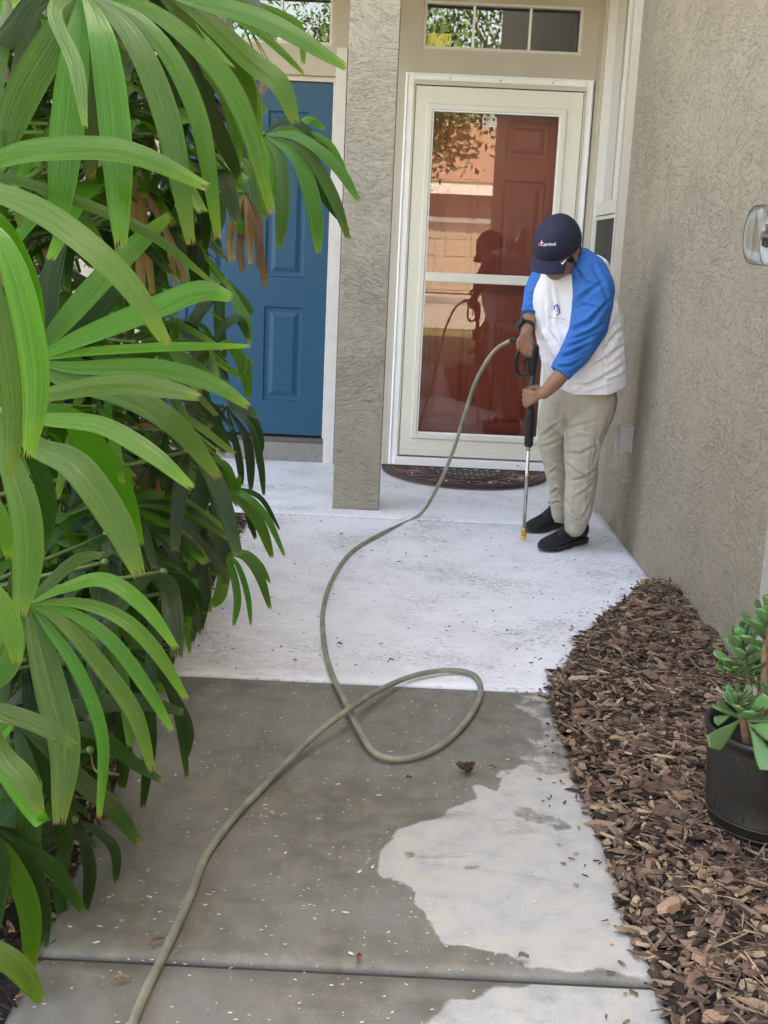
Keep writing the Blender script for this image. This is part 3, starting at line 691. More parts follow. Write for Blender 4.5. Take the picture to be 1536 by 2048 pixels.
# lattice inside
for k in range(-7, 8):
    for sgn in (-1, 1):
        pts = []
        for s_ in np.linspace(-1, 1, 40):
            x = MX+k*0.062+sgn*s_*0.2; y = MYb-0.16-s_*0.16
            if ((x-MX)/(MRX*.50))**2+((y-MYb)/(MRY*.60))**2 < 1 and y < MYb-.01: pts.append((x, y))
        if len(pts) > 2: strip(rim, pts, .007, .012, .023)
def scroll(cx, cy, r, d, a0):
    return [(cx+d*r*(1-.75*t)*math.cos(a0+t*5.2), cy+r*(1-.75*t)*math.sin(a0+t*5.2)*1.1) for t in np.linspace(0, 1, 20)]
dia = MB()
for k in range(9):
    a = math.pi*(k+.5)/9; cx = MX+MRX*.74*math.cos(a); cy = MYb-MRY*.775*math.sin(a)
    if k % 2 == 0:
        for w_, m_, zz in ((1.0, rim, .024), (.55, rim, .025)):
            st_ = [(cx+0.062*w_*r_*math.cos(b_), cy+0.05*w_*r_*math.sin(b_)) for b_, r_ in [(j*math.pi/4, 1 if j % 2 == 0 else .42) for j in range(8)]]
            strip(m_, st_, .005, .012, zz, True)
        L = [(cx+0.05*r_*math.cos(b_), cy+0.04*r_*math.sin(b_), .0215) for b_, r_ in [(j*math.pi/4, 1 if j % 2 == 0 else .42) for j in range(8)]]
        dia.add(L, [tuple(range(8))])
    else:
        strip(rim, scroll(cx-.022, cy, .030, 1, a), .006, .012, .024); strip(rim, scroll(cx+.026, cy, .030, -1, a+1), .006, .012, .024)
        dia.add([(cx+.03*math.cos(b_), cy+.022*math.sin(b_), .0212) for b_ in np.linspace(0, 5.2, 7)], [tuple(range(7))])
for ix in range(-6, 7):
    for iy in range(0, 8):
        x = MX+ix*0.062+(0.031 if iy % 2 else 0); y = MYb-0.035-iy*0.0372
        if ((x-MX)/(MRX*.47))**2+((y-MYb)/(MRY*.56))**2 < 1:
            dia.add([(x-.022, y, .0214), (x, y-.014, .0214), (x+.022, y, .0214), (x, y+.014, .0214)], [(0, 1, 2, 3)])
build('raised_pattern', rim, MT['mat_dark'], dm); build('inlay', dia, MT['mat_pale'], dm)

# ------------------------------------------------------------------ outlet cover on the wall
oc = aX(1262, 876, XW)
ot = thing('outlet_cover', 'clear plastic weather cover over an outlet low on the wall', 'outlet cover', (XW, oc.y, oc.z))
oy, oz = oc.y, oc.z
bx('back_plate', XW-0.006, XW-0.0005, oy-0.052, oy+0.050, oz-0.062, oz+0.060, simple('plate_grey', (0.42, 0.42, 0.40), .45), ot, bev=0.003)
bx('outlet', XW-0.016, XW-0.0065, oy-0.026, oy+0.026, oz-0.048, oz+0.048, simple('outlet_white', (0.55, 0.54, 0.5), .4), ot, bev=0.003)
cv = MB(); A = (XW-0.060, oy-0.048, oy+0.046, oz-0.056, oz+0.054)
cv.box(A[0], A[0]+0.0025, A[1], A[2], A[3], A[4]); cv.box(A[0]+.0026, XW-.0065, A[1], A[1]+.0025, A[3], A[4]); cv.box(A[0]+.0026, XW-.0065, A[2]-.0025, A[2], A[3], A[4])
cv.box(A[0]+.0026, XW-.0065, A[1]+.0026, A[2]-.0026, A[4]-.0025, A[4]); cv.box(A[0]+.0026, XW-.0065, A[1]+.0026, A[2]-.0026, A[3], A[3]+.0025)
def cloudy():
    m, nt, b = newmat('cloudy_plastic'); b.inputs['Base Color'].default_value = (.55, .56, .54, 1); b.inputs['Roughness'].default_value = .18
    b.inputs['Alpha'].default_value = .45; return m
build('cover', cv, cloudy(), ot, bev=.001)
cv = MB().box(A[0]+.004, A[0]+.012, A[1]-.0075, A[1]-.0005, oz-.05, oz-.03); cv.box(A[0]-.003, A[0]-.0005, A[1]+.03, A[2]-.03, A[3]-.008, A[4]+.002)
build('hinge', cv, cloudy(), ot)
# ------------------------------------------------------------------ electric meter at the right edge
Xf = 0.842; MYc = aX(1484, 470, Xf).y-.074; MZc = aX(1506, 469, Xf).z
em = thing('electric_meter', 'glass domed electric meter high on the right wall at the photo edge', 'electric meter', (XW, MYc, MZc))
ax_ = Vector((-1, 0, 0)); cc = Vector((XW-.06, MYc, MZc)); D = XW-.06-Xf
mb = MB(); mb.lathe(cc, [(0.074, D*.10), (0.074, D*.55), (0.072, D*.9), (0.069, D*.97), (0.064, D), (0.058, D*.985), (0.001, D*.97)], 40, axis=ax_)
build('glass_dome', mb, MT['dome'], em, True)
mb = MB(); mb.lathe(cc, [(0.071, D*.05), (0.0715, D*.62), (0.066, D*.64), (0.066, D*.60)], 40, axis=ax_)
build('skirt', mb, simple('meter_grey', (0.66, 0.66, 0.67), .35), em, True)
mb = MB(); mb.lathe(cc, [(0.0655, D*.58), (0.0655, D*.60), (0.001, D*.60)], 40, axis=ax_)
fc_ = build('dial_plate', mb, simple('dial_plate', (0.72, 0.74, 0.72), .4), em)
xf = cc.x-D*.60
mb = MB()
for (a, c, w_, h_) in ((-.004, .018, .03, .018), (-.026, -.018, .012, .014), (.0, -.020, .018, .018), (.024, -.018, .012, .014)): mb.box(xf-.012, xf-.001, MYc+a-w_/2, MYc+a+w_/2, MZc+c-h_/2, MZc+c+h_/2)
mb.lathe((xf-.001, MYc, MZc-.002), [(0.001, .02), (0.012, .02), (0.012, 0.0)], 20, axis=ax_)
build('register', mb, simple('register_dark', (0.05, 0.05, 0.055), .3), em)
mb = MB(); mb.lathe(cc, [(0.077, 0.0), (0.079, .006), (0.079, .026), (0.075, .03), (0.0745, .010)], 40, axis=ax_)
build('lock_ring', mb, MT['steel'], em, True)
bx('meter_box', XW-.059, XW-.0005, MYc-.10, MYc+.105, MZc-.30, MZc+.14, simple('meter_box_grey', (0.36, 0.345, 0.31), .5), em, bev=.004)
cdt = thing('conduit_riser', 'beige utility riser box running down the right wall to the mulch', 'conduit', (XW, 2.75, 0))
bx('riser_cover', XW-0.085, XW-.0005, 2.60, aX(1512, 1237, XW-.085).y, -0.02, MZc-.301, simple('riser_beige', (0.36, 0.34, 0.30), .55, bstr=.1), cdt, bev=.006)

# ------------------------------------------------------------------ pressure hose
hp = [aY(1034, 679, 4.86), aY(1015, 684, 4.87), aY(985, 706, 4.90), aY(952, 762, 4.96), aY(929, 830, 5.03), aY(905, 905, 5.14), aY(876, 972, 5.27)]
hz = 0.0115
gp = [(838, 1030, 1), (765, 1066, 1), (703, 1104, 1), (664, 1160, 1), (646, 1222, 1), (649, 1290, 1), (663, 1345, 1.3), (690, 1402, 2.2), (716, 1455, 2), (748, 1504, 1.5), (795, 1518, 1), (850, 1507, 1), (900, 1477, 1), (940, 1432, 1),
      (961, 1388, 1.1), (953, 1355, 1.2), (920, 1342, 1.3), (868, 1343, 1.6), (810, 1357, 1.8), (752, 1384, 3.0), (696, 1420, 4.6), (640, 1462, 3.4), (583, 1515, 2.0), (520, 1580, 1), (462, 1642, 1), (412, 1712, 1), (386, 1780, 1), (357, 1845, 1), (325, 1915, 1), (292, 1982, 1), (268, 2042, 1), (250, 2110, 1), (235, 2190, 1), (215, 2300, 1)]
hp += [aZ(x, y, hz*k) for x, y, k in gp]
hm = MB().tube(cr(hp, 420), 0.0080, 12)
ho = tag(build('pressure_hose', hm, MT['hose'], None, True), 'olive green pressure washer hose looping over the walkway', 'hose')

# ------------------------------------------------------------------ potted jade plant
PC = Vector((0.825, 2.36, 0)); 
pot = thing('flower_pot', 'dark brown plastic flower pot half out of frame in the mulch', 'pot', (PC.x, PC.y, 0.03))
pz0, pz1 = 0.045, 0.285
pf = [(0.085, pz0), (0.105, pz0+.002), (0.122, pz0+.03), (0.128, pz0+.055), (0.130, pz0+.06), (0.1285, pz0+.064), (0.136, pz0+.12), (0.141, pz1-.03), (0.142, pz1-.018), (0.149, pz1-.012), (0.151, pz1), (0.146, pz1+.004), (0.140, pz1), (0.134, pz1-.05), (0.130, pz1-.055), (0.001, pz1-.06)]
potm = simple('pot_plastic', (0.011, 0.009, 0.008), 0.42, var=.25, nscale=16, bstr=.2, bscale=150)
build('body', MB().lathe((PC.x, PC.y, 0), pf, 56), potm, pot, True)
tr = MB()
for a0 in np.arange(0, 2*math.pi, math.pi/5):
    L = []
    for t in np.linspace(0, 1, 22):
        if t < .35: aa, zz = a0-.24, pz0+.07+t/.35*.09
        elif t > .65: aa, zz = a0+.24, pz0+.07+(1-t)/.35*.09
        else:
            u = (t-.35)/.3*math.pi; aa = a0-.24*math.cos(u); zz = pz0+.16+.045*math.sin(u)
        rr = 0.1292+(zz-pz0-.06)*.066+.0012; L.append((PC.x+rr*math.cos(aa), PC.y+rr*math.sin(aa), zz))
    tr.tube(L, .0011, 5)
for zz, rr in ((pz0+.058, .1305), (pz0+.034, .1245)): tr.tube([(PC.x+rr*math.cos(a), PC.y+rr*math.sin(a), zz) for a in np.linspace(0, 2*math.pi, 50)], .0013, 5, cap=False)
build('raised_trim', tr, simple('pot_trim', (0.045, 0.036, 0.030), .4), pot, True)
build('saucer', MB().lathe((PC.x+.01, PC.y, 0), [(0.001, .018), (.12, .018), (.14, .03), (.150, .05), (.154, .05), (.143, .022), (.12, .012)], 40), potm, pot, True)
build('potting_soil', MB().lathe((PC.x, PC.y, 0), [(0.001, pz1-.045), (.07, pz1-.048), (.1335, pz1-.0505)], 30), soil, pot, True)
jp = thing('jade_plant', 'jade plant with rounded fleshy leaves growing in the dark pot', 'succulent', (PC.x, PC.y, pz1-.05))
def jademat():
    m, nt, b = newmat('jade_leaf'); oi = nd(nt, 'ShaderNodeObjectInfo'); v = coords(nt); n = noise(nt, v, 30, 4)
    c = ramp(nt, n, [(.3, (0.05, 0.145, 0.045)), (.7, (0.115, 0.235, 0.085))])
    hs = nd(nt, 'ShaderNodeHueSaturation'); lk(nt, c, hs.inputs['Color']); lk(nt, mth(nt, 'ADD', .65, mth(nt, 'MULTIPLY', oi.outputs['Random'], .75)), hs.inputs['Value']); lk(nt, mth(nt, 'ADD', .475, mth(nt, 'MULTIPLY', oi.outputs['Random'], .045)), hs.inputs['Hue'])
    lk(nt, hs.outputs[0], b.inputs['Base Color']); b.inputs['Roughness'].default_value = .38; b.inputs['Subsurface Weight'].default_value = .15; b.inputs['Subsurface Scale'].default_value = .01
    bump(nt, b, noise(nt, v, 120, 3), .2, .002); return m
MJ = jademat(); MJS = simple('jade_stem', (0.22, 0.13, 0.08), .8, var=.35, nscale=40, bstr=.5, bscale=80, bdist=.004)
def jleaf_mesh():
    mb = MB(); nu, nl = 12, 9; V = []
    for i in range(nl+1):
        t = i/nl; w_ = (0.10+.9*math.sin(min(1, t*1.05)**1.25*math.pi*.58)) if t < .93 else 0.72*(1-t)/.07+.05
        if t >= .93: w_ = max(.05, .86*math.sqrt(max(0, 1-((t-.90)/.10)**2)))
        th = .055*(1-.4*t)+.012
        for k in range(nu):
            a = 2*math.pi*k/nu; x = .5*w_*math.cos(a)*.62; V.append((x, t, th*math.sin(a)+.16*t*t+.35*x*x))
    F_ = [(i*nu+k, i*nu+(k+1) % nu, (i+1)*nu+(k+1) % nu, (i+1)*nu+k) for i in range(nl) for k in range(nu)]+[tuple(range(nu)), tuple(nl*nu+k for k in range(nu))]
    me = bpy.data.meshes.new('leaf'); me.from_pydata(V, [], F_); me.polygons.foreach_set('use_smooth', [True]*len(F_)); me.materials.append(MJ); return me
JM = jleaf_mesh()
def put(me, name, loc, X, Y, Z, s, parent, mat=None):
    o = bpy.data.objects.new(name, me); COL.objects.link(o)
    m_ = Matrix((X*s[0], Y*s[1], Z*s[2])).transposed().to_4x4(); m_.translation = Vector(loc)-wloc(parent)
    o.matrix_basis = m_
    if parent: o.parent = parent; WL[o.name] = wloc(parent)
    return o
rj = random.Random(4)
def jleaf(base, dirv, L, wd, roll=0):
    Yv = Vector(dirv).normalized(); Zv = Vector((0, 0, 1)); Zv = (Zv-Yv*Zv.dot(Yv))
    if Zv.length < .2: Zv = Vector((0, -1, 0))-Yv*(-Yv.y)
    Zv.normalize(); Xv = Yv.cross(Zv)
    r_ = Matrix.Rotation(roll, 3, Yv); Xv = r_@Xv; Zv = r_@Zv
    put(JM, 'leaf', base, Xv, Yv, Zv, (wd/.62, L, L), jp)
def jstem(pts, rad, ros, nl, L0):
    P = cr(pts, 14); build('stem', MB().tube(P, [rad*(1-.45*i/13) for i in range(14)], 8), MJS, jp, True)
    tip = P[-1]; d = (P[-1]-P[-3]).normalized()
    for k in range(nl):
        t = k/nl; a = k*2.4+rj.uniform(-.3, .3)
        side = Vector((math.cos(a), math.sin(a), 0)); el = .15+1.0*(t**1.5)
        base = tip-d*(1-t)*ros
        dv = side*math.cos(el)+Vector((0, 0, 1))*math.sin(el)+d*.2+Vector((rj.uniform(-.15, .15), rj.uniform(-.15, .15), rj.uniform(-.25, .1)))
        L = L0*(1-.62*t)*rj.uniform(.8, 1.15); jleaf(base+dv.normalized()*.006, dv, L, L*rj.uniform(.5, .62), rj.uniform(-.3, .3))
zb = pz1-.05
def jp_at(px, py, Y): return aY(px, py, Y)
b0 = Vector((PC.x-.02, PC.y-.02, zb))
jstem([jp_at(1490, 1535, 2.29), jp_at(1492, 1480, 2.30), jp_at(1482, 1420, 2.29), jp_at(1478, 1395, 2.29)], .0105, .05, 20, .062)
jstem([jp_at(1500, 1510, 2.38), jp_at(1498, 1380, 2.40), jp_at(1490, 1330, 2.40), jp_at(1482, 1268, 2.40)], .0095, .09, 20, .074)
jstem([jp_at(1528, 1500, 2.36), jp_at(1530, 1400, 2.36), jp_at(1530, 1300, 2.36), jp_at(1545, 1215, 2.36)], .011, .10, 22, .078)
jstem([jp_at(1515, 1500, 2.42), jp_at(1520, 1400, 2.44), jp_at(1515, 1310, 2.45)], .009, .08, 18, .07)
jstem([jp_at(1493, 1360, 2.40), jp_at(1470, 1350, 2.39), jp_at(1455, 1345, 2.38)], .005, .04, 14, .046)
jstem([jp_at(1545, 1530, 2.30), jp_at(1545, 1440, 2.30), jp_at(1560, 1380, 2.28)], .010, .05, 16, .06)
for (bp, tp, wd) in (((1480, 1440, 2.27), (1412, 1500, 2.20), .034), ((1500, 1455, 2.27), (1545, 1545, 2.20), .036), ((1495, 1425, 2.28), (1545, 1395, 2.25), .03), ((1500, 1450, 2.27), (1560, 1470, 2.2), .034), ((1462, 1430, 2.28), (1428, 1445, 2.28), .018)):
    a_, b_ = aY(*bp), aY(*tp); dv = b_-a_; Yv = dv.normalized(); Zv = (CP-a_).normalized(); Zv = (Zv-Yv*Zv.dot(Yv)).normalized(); Xv = Yv.cross(Zv)
    put(JM, 'leaf', a_, Xv, Yv, Zv, (wd/.56, dv.length, dv.length*.8), jp)
# small weeds in the mulch
def weed(px, py, s, label):
    c = aZ(px, py, .05); o = thing('weed', label, 'weed', tuple(c))
    wl = MB()
    for k in range(6):
        a = k*1.05+rj.uniform(-.3, .3); d = Vector((math.cos(a), math.sin(a), .35)).normalized(); q_ = Vector((-d.y, d.x, 0)).normalized(); L = s*rj.uniform(.6, 1)
        wl = MB(); wl.add([c, c+d*L*.5+q_*L*.22, c+d*L+Vector((0, 0, -L*.15)), c+d*L*.5-q_*L*.22, c+d*L*.5+Vector((0, 0, L*.06))], [(0, 1, 4), (1, 2, 4), (2, 3, 4), (3, 0, 4)])
        build('leaf', wl, MJ, o)
weed(1424, 1612, .035, 'tiny green weed in the mulch left of the dark pot')
weed(1532, 1856, .05, 'green weed in the mulch at the lower right photo edge')

# ------------------------------------------------------------------ mulch chips
def chipmat(name, stops, vary=True):
    m, nt, b = newmat(name); g = nd(nt, 'ShaderNodeNewGeometry'); oi = nd(nt, 'ShaderNodeObjectInfo')
    f = mth(nt, 'FRACT', mth(nt, 'ADD', g.outputs['Random Per Island'], mth(nt, 'MULTIPLY', oi.outputs['Random'], 7.3)))
    c = ramp(nt, f, stops)
    v = coords(nt, (1, 1, 1)); n = noise(nt, v, 220, 4, .7)
    c = mixc(nt, 1.0, c, ramp(nt, n, [(.3, .62), (.7, 1.25)]), 'MULTIPLY')
    lk(nt, c, b.inputs['Base Color']); b.inputs['Roughness'].default_value = .8; b.inputs['Specular IOR Level'].default_value = .25
    bump(nt, b, n, .7, .003); return m
CS = [(0.0, (0.022, 0.014, 0.010)), (.20, (0.062, 0.040, 0.029)), (.40, (0.13, 0.080, 0.056)), (.60, (0.215, 0.135, 0.095)), (.78, (0.30, 0.19, 0.13)), (.9, (0.38, 0.24, 0.145)), (1.0, (0.50, 0.37, 0.25))]
MCH = chipmat('mulch_chips', CS)
MCB = chipmat('bark_nuggets', [(0.0, (0.11, 0.062, 0.043)), (.35, (0.19, 0.105, 0.075)), (.6, (0.27, 0.155, 0.105)), (.8, (0.34, 0.19, 0.12)), (1.0, (0.44, 0.28, 0.18))])
def chip_arrays(C, L, Wd, T, yaw, tilt, rollv, rg, jag=.25):
    """many shards: hexagonal prisms with ragged ends, as arrays"""
    n = len(C)
    hx = np.array([[-.5, -.15], [-.38, -.5], [.30, -.45], [.5, .05], [.35, .5], [-.32, .42]])
    base = np.repeat(hx[None], n, 0)+rg.uniform(-jag*.5, jag*.5, (n, 6, 2))
    top = base*0.86
    V = np.zeros((n, 12, 3)); V[:, :6, :2] = base; V[:, 6:, :2] = top; V[:, :6, 2] = -.5; V[:, 6:, 2] = .5
    V[:, :, 2] += rg.uniform(-.35, .35, (n, 12))
    V[:, :, 0] *= L[:, None]; V[:, :, 1] *= Wd[:, None]; V[:, :, 2] *= T[:, None]
    V[:, :, 2] += (V[:, :, 0]**2)*rg.uniform(-3, 3, n)[:, None]
    def rot(V, a, i, j):
        c, s_ = np.cos(a)[:, None], np.sin(a)[:, None]; x, y = V[:, :, i].copy(), V[:, :, j].copy(); V[:, :, i] = x*c-y*s_; V[:, :, j] = x*s_+y*c
    rot(V, rollv, 1, 2); rot(V, tilt, 0, 2); rot(V, yaw, 0, 1)
    V += C[:, None]
    fb = [(0, 1, 7, 6), (1, 2, 8, 7), (2, 3, 9, 8), (3, 4, 10, 9), (4, 5, 11, 10), (5, 0, 6, 11)]
    return V, fb
def chips_obj(name, C, L, Wd, T, mat, parent, seed, tiltmax=.5):
    rg = np.random.RandomState(seed); n = len(C)
    V, fb = chip_arrays(C, L, Wd, T, rg.uniform(0, 6.28, n), rg.normal(0, tiltmax*.6, n), rg.normal(0, tiltmax, n), rg)
    F_ = []
    for i in range(n):
        o = 12*i; F_ += [tuple(o+k for k in f) for f in fb]; F_.append(tuple(o+6+k for k in range(6))); F_.append(tuple(o+5-k for k in range(6)))
    me = bpy.data.meshes.new(name); me.from_pydata((V.reshape(-1, 3)-np.array(wloc(parent))).tolist(), [], F_); me.update()
    return mkobj(name, me, mat, parent)
rg = np.random.RandomState(11)
def scatterR(n, y0=.9, y1=4.5, over=.0):
    y = y0+(y1-y0)*rg.uniform(0, 1, n)**1.25; e = np.array([edge_x(v) for v in y])-over*rg.uniform(0, 1, n)**3
    x = e+(XW-e)*rg.uniform(0, 1, n)**.9
    z = np.array([hR(a, b_) for a, b_ in zip(x, y)])
    return np.stack([x, y, z], 1)
C = scatterR(13000, over=.03); n = len(C); C[:, 2] = np.maximum(C[:, 2], 0.0)+rg.uniform(0, .016, n)
sc_ = 0.55+.45*np.minimum(1, C[:, 1]/2)
tag(chips_obj('mulch_chips', C, rg.uniform(.016, .090, n)*sc_*rg.uniform(.4, 1, n), rg.uniform(.003, .021, n), rg.uniform(.0015, .006, n), MCH, RB, 1, .45), kind='stuff')
# long shredded strands
C = scatterR(5200); n = len(C); C[:, 2] += rg.uniform(.008, .026, n)
tag(chips_obj('shredded_strands', C, rg.uniform(.02, .09, n), rg.uniform(.0008, .0032, n), rg.uniform(.001, .002, n), MCH, RB, 2, .3), kind='stuff')
def one_chip(name, c, L, wd, T, mat, parent, seed, tilt=.3):
    rg2 = np.random.RandomState(seed)
    hx = 9; V = []
    rr = [rg2.uniform(.75, 1.1) for _ in range(hx)]
    for s_, zz in ((1, -.5), (.97, 0.1), (.82, .5)):
        for k in range(hx):
            a = 2*math.pi*k/hx; V.append(Vector((L*.5*rr[k]*s_*math.cos(a), wd*.5*rr[k]*s_*math.sin(a), T*(zz+rg2.uniform(-.25, .25)))))
    R_ = Matrix.Rotation(rg2.uniform(0, 6.28), 3, 'Z')@Matrix.Rotation(rg2.normal(0, tilt), 3, 'X')@Matrix.Rotation(rg2.normal(0, tilt), 3, 'Y')
    V = [Vector(c)+R_@v for v in V]
    F_ = [(j*hx+k, j*hx+(k+1) % hx, (j+1)*hx+(k+1) % hx, (j+1)*hx+k) for j in range(2) for k in range(hx)]+[tuple(range(hx)), tuple(2*hx+k for k in range(hx))]
    return build(name, MB().add(V, F_), mat, parent)
k = 0; rgb = random.Random(5)
C = scatterR(285, y0=1.5, y1=4.3)
for i, c in enumerate(C):
    nug = rgb.random() < .45
    L = rgb.uniform(.030, .072) if nug else rgb.uniform(.045, .10)
    wd = L*rgb.uniform(.5, .85) if nug else rgb.uniform(.007, .016)
    one_chip('bark_nugget' if nug else 'wood_chip', (c[0], c[1], c[2]+rgb.uniform(.012, .022)), L, wd, rgb.uniform(.004, .010), MCB if nug else MCH, RB, 100+i, .25)
for (x, y, L, wd) in ((1243, 1448, .035, .04), (1272, 1572, .04, .025), (1325, 1628, .038, .045), (1395, 1620, .055, .032), (1340, 1820, .06, .03), (1432, 1750, .028, .03), (1400, 1925, .05, .025), (1300, 1735, .03, .02), (1342, 1270, .03, .03), (1380, 1330, .035, .03), (1275, 1500, .035, .035), (1300, 1480, .03, .03)):
    c = aZ(x, y, .06); one_chip('bark_nugget', c+Vector((0, 0, .01)), L, wd, .012, MCB, RB, int(x), .15)
# left bed debris
n = 5000; y = rg.uniform(1.2, 5.4, n); xl = np.array([XL(v) for v in y]); x = xl+.03*rg.uniform(0, 1, n)**2-1.2*rg.uniform(0, 1, n)**1.3
z = np.array([hL(a, b_) for a, b_ in zip(x, y)])+rg.uniform(0.004, .015, n)
tag(chips_obj('leaf_litter', np.stack([x, y, z], 1), rg.uniform(.015, .06, n), rg.uniform(.003, .012, n), rg.uniform(.001, .004, n), MCH, LB, 3, .4), kind='stuff')
# crumbs spilled on the slab edge
n = 260; y = rg.uniform(1.6, 4.5, n); e = np.array([edge_x(v) for v in y]); x = e-.11*rg.uniform(0, 1, n)**3.5
tag(chips_obj('mulch_crumbs', np.stack([x, y, np.full(n, .005)], 1), rg.uniform(.004, .02, n), rg.uniform(.002, .006, n), rg.uniform(.001, .003, n), MCH, None, 4, .1), kind='stuff', label='loose mulch crumbs along the right edge of the walkway')

# white paint flecks washed onto the grey concrete
n = 1200; flx = rg.uniform(-.6, .35, n); fly = 1.3+1.95*rg.uniform(0, 1, n)
d = np.zeros(n, bool)
for plg in DRY: d |= pip(flx, fly, plg)
keep = (~d | (rg.uniform(0, 1, n) < .12)) & (rg.uniform(0, 1, n) < (.25+.75*(flx > -.5))) ; flx, fly = flx[keep], fly[keep]; n = len(flx)
V = []; F_ = []
for i in range(n):
    a = rg.normal(0, .55); L = rg.uniform(.0014, .0046) if rg.uniform() < .95 else rg.uniform(.005, .008); w_ = L*rg.uniform(.22, .5); c_, s_ = math.cos(a), math.sin(a)
    for (u, v_) in ((-1, -.3), (-.2, -1), (1, -.2), (.4, 1), (-.7, .6)):
        V.append((flx[i]+u*L*c_-v_*w_*s_, fly[i]+u*L*s_+v_*w_*c_, .0035)); 
    F_.append(tuple(range(5*i, 5*i+5)))
me = bpy.data.meshes.new('paint_flecks'); me.from_pydata(V, [], F_)
tag(mkobj('paint_flecks', me, simple('fleck_white', (.70, .68, .63), .6)), kind='stuff', label='white paint flecks scattered over the wet concrete')
# dark grit on the white slab
n = 150; x = rg.uniform(-.6, .9, n); y = rg.uniform(3.3, 5.4, n)
tag(chips_obj('grit', np.stack([x, y, np.full(n, .007)], 1), rg.uniform(.004, .012, n), rg.uniform(.002, .006, n), rg.uniform(.001, .002, n), MT['dark'], None, 5, .05), kind='stuff', label='dark grit on the white painted slab')
# individual leaves and debris
def dead_leaf(px, py, L, wd, col, ang, label, z=.006, curl=.35):
    c = aZ(px, py, z); d = Vector((math.cos(ang), math.sin(ang), 0)); q_ = Vector((-d.y, d.x, 0)); V = []; n_ = 9
    for i in range(n_+1):
        t = i/n_; w_ = wd*math.sin(math.pi*min(1, t*.94+.06))**.7*.5+.0003; zz = .003+.006*math.sin(t*5)*curl
        for s_ in (-1, -.5, 0, .5, 1): V.append(c+d*L*(t-.5)+q_*w_*s_+Vector((0, 0, zz+abs(s_)*wd*curl)))
    F_ = [(i*5+k, i*5+k+1, (i+1)*5+k+1, (i+1)*5+k) for i in range(n_) for k in range(4)]
    mb = MB().add(V, F_); mb.tube([c-d*L*.5+Vector((0, 0, .003)), c-d*L*.75+q_*L*.05+Vector((0, 0, .004))], .0006, 5)
    o = build('fallen_leaf', mb, simple('fallen_leaf_'+str(px), col, .7, var=.4, nscale=120), None, True); return tag(o, label, 'leaf')
dead_leaf(718, 1917, .026, .009, (.20, .055, .025), 1.5, 'reddish curled leaf on the lower concrete joint')
dead_leaf(315, 1884, .028, .010, (.16, .075, .035), .9, 'brown curled leaf on the path left of the hose')
dead_leaf(245, 1960, .028, .010, (.26, .17, .085), .3, 'tan curled leaf on the bottom slab left of the hose')
dead_leaf(1047, 1917, .020, .014, (.17, .12, .085), .2, 'grey brown leaf scrap on the dry concrete patch')
dead_leaf(783, 1322, .018, .010, (.03, .025, .02), .5, 'tiny black leaf scrap on the white slab right of the hose', .009)
dead_leaf(680, 1290, .016, .012, (.03, .025, .02), .1, 'dark seed scrap on the white slab beside the hose', .009)
dead_leaf(683, 1069, .022, .012, (.04, .035, .03), 1.2, 'small dark leaf on the slab before the pillar', .009)
dead_leaf(818, 1558, .014, .010, (.035, .03, .02), .4, 'dark seed on the wet concrete below the hose loop')
dead_leaf(985, 1536, .018, .005, (.05, .035, .03), -.1, 'thin dark twig right of the bark lump')
# reddish bark lump
c = aZ(937, 1547, .0); lump = MB(); rl = random.Random(9)
bl = thing('bark_lump', 'reddish brown lump of wet bark lying on the concrete', 'debris', tuple(c))
for k in range(16):
    a = rl.uniform(0, 6.28); r_ = rl.uniform(0, .017)
    lump.ell(c+Vector((math.cos(a)*r_*1.2, math.sin(a)*r_*.8, .010+rl.uniform(0, .018))), rl.uniform(.008, .014), rl.uniform(.007, .011), rl.uniform(.006, .010), (Vector((math.cos(a), math.sin(a), .3)).normalized(), Vector((-math.sin(a), math.cos(a), 0)), Vector((0, 0, 1))), 7, 5)
build('body', lump, simple('lump_red', (.055, .022, .017), .75, var=.6, nscale=90, bstr=.9, bscale=200, bdist=.006), bl)
for k in range(5):
    one_chip('flake', c+Vector((rl.uniform(-.012, .012), rl.uniform(-.008, .0), rl.uniform(.010, .026))), .011, .008, .002, MCB if k < 2 else MCH, bl, 70+k, .6)
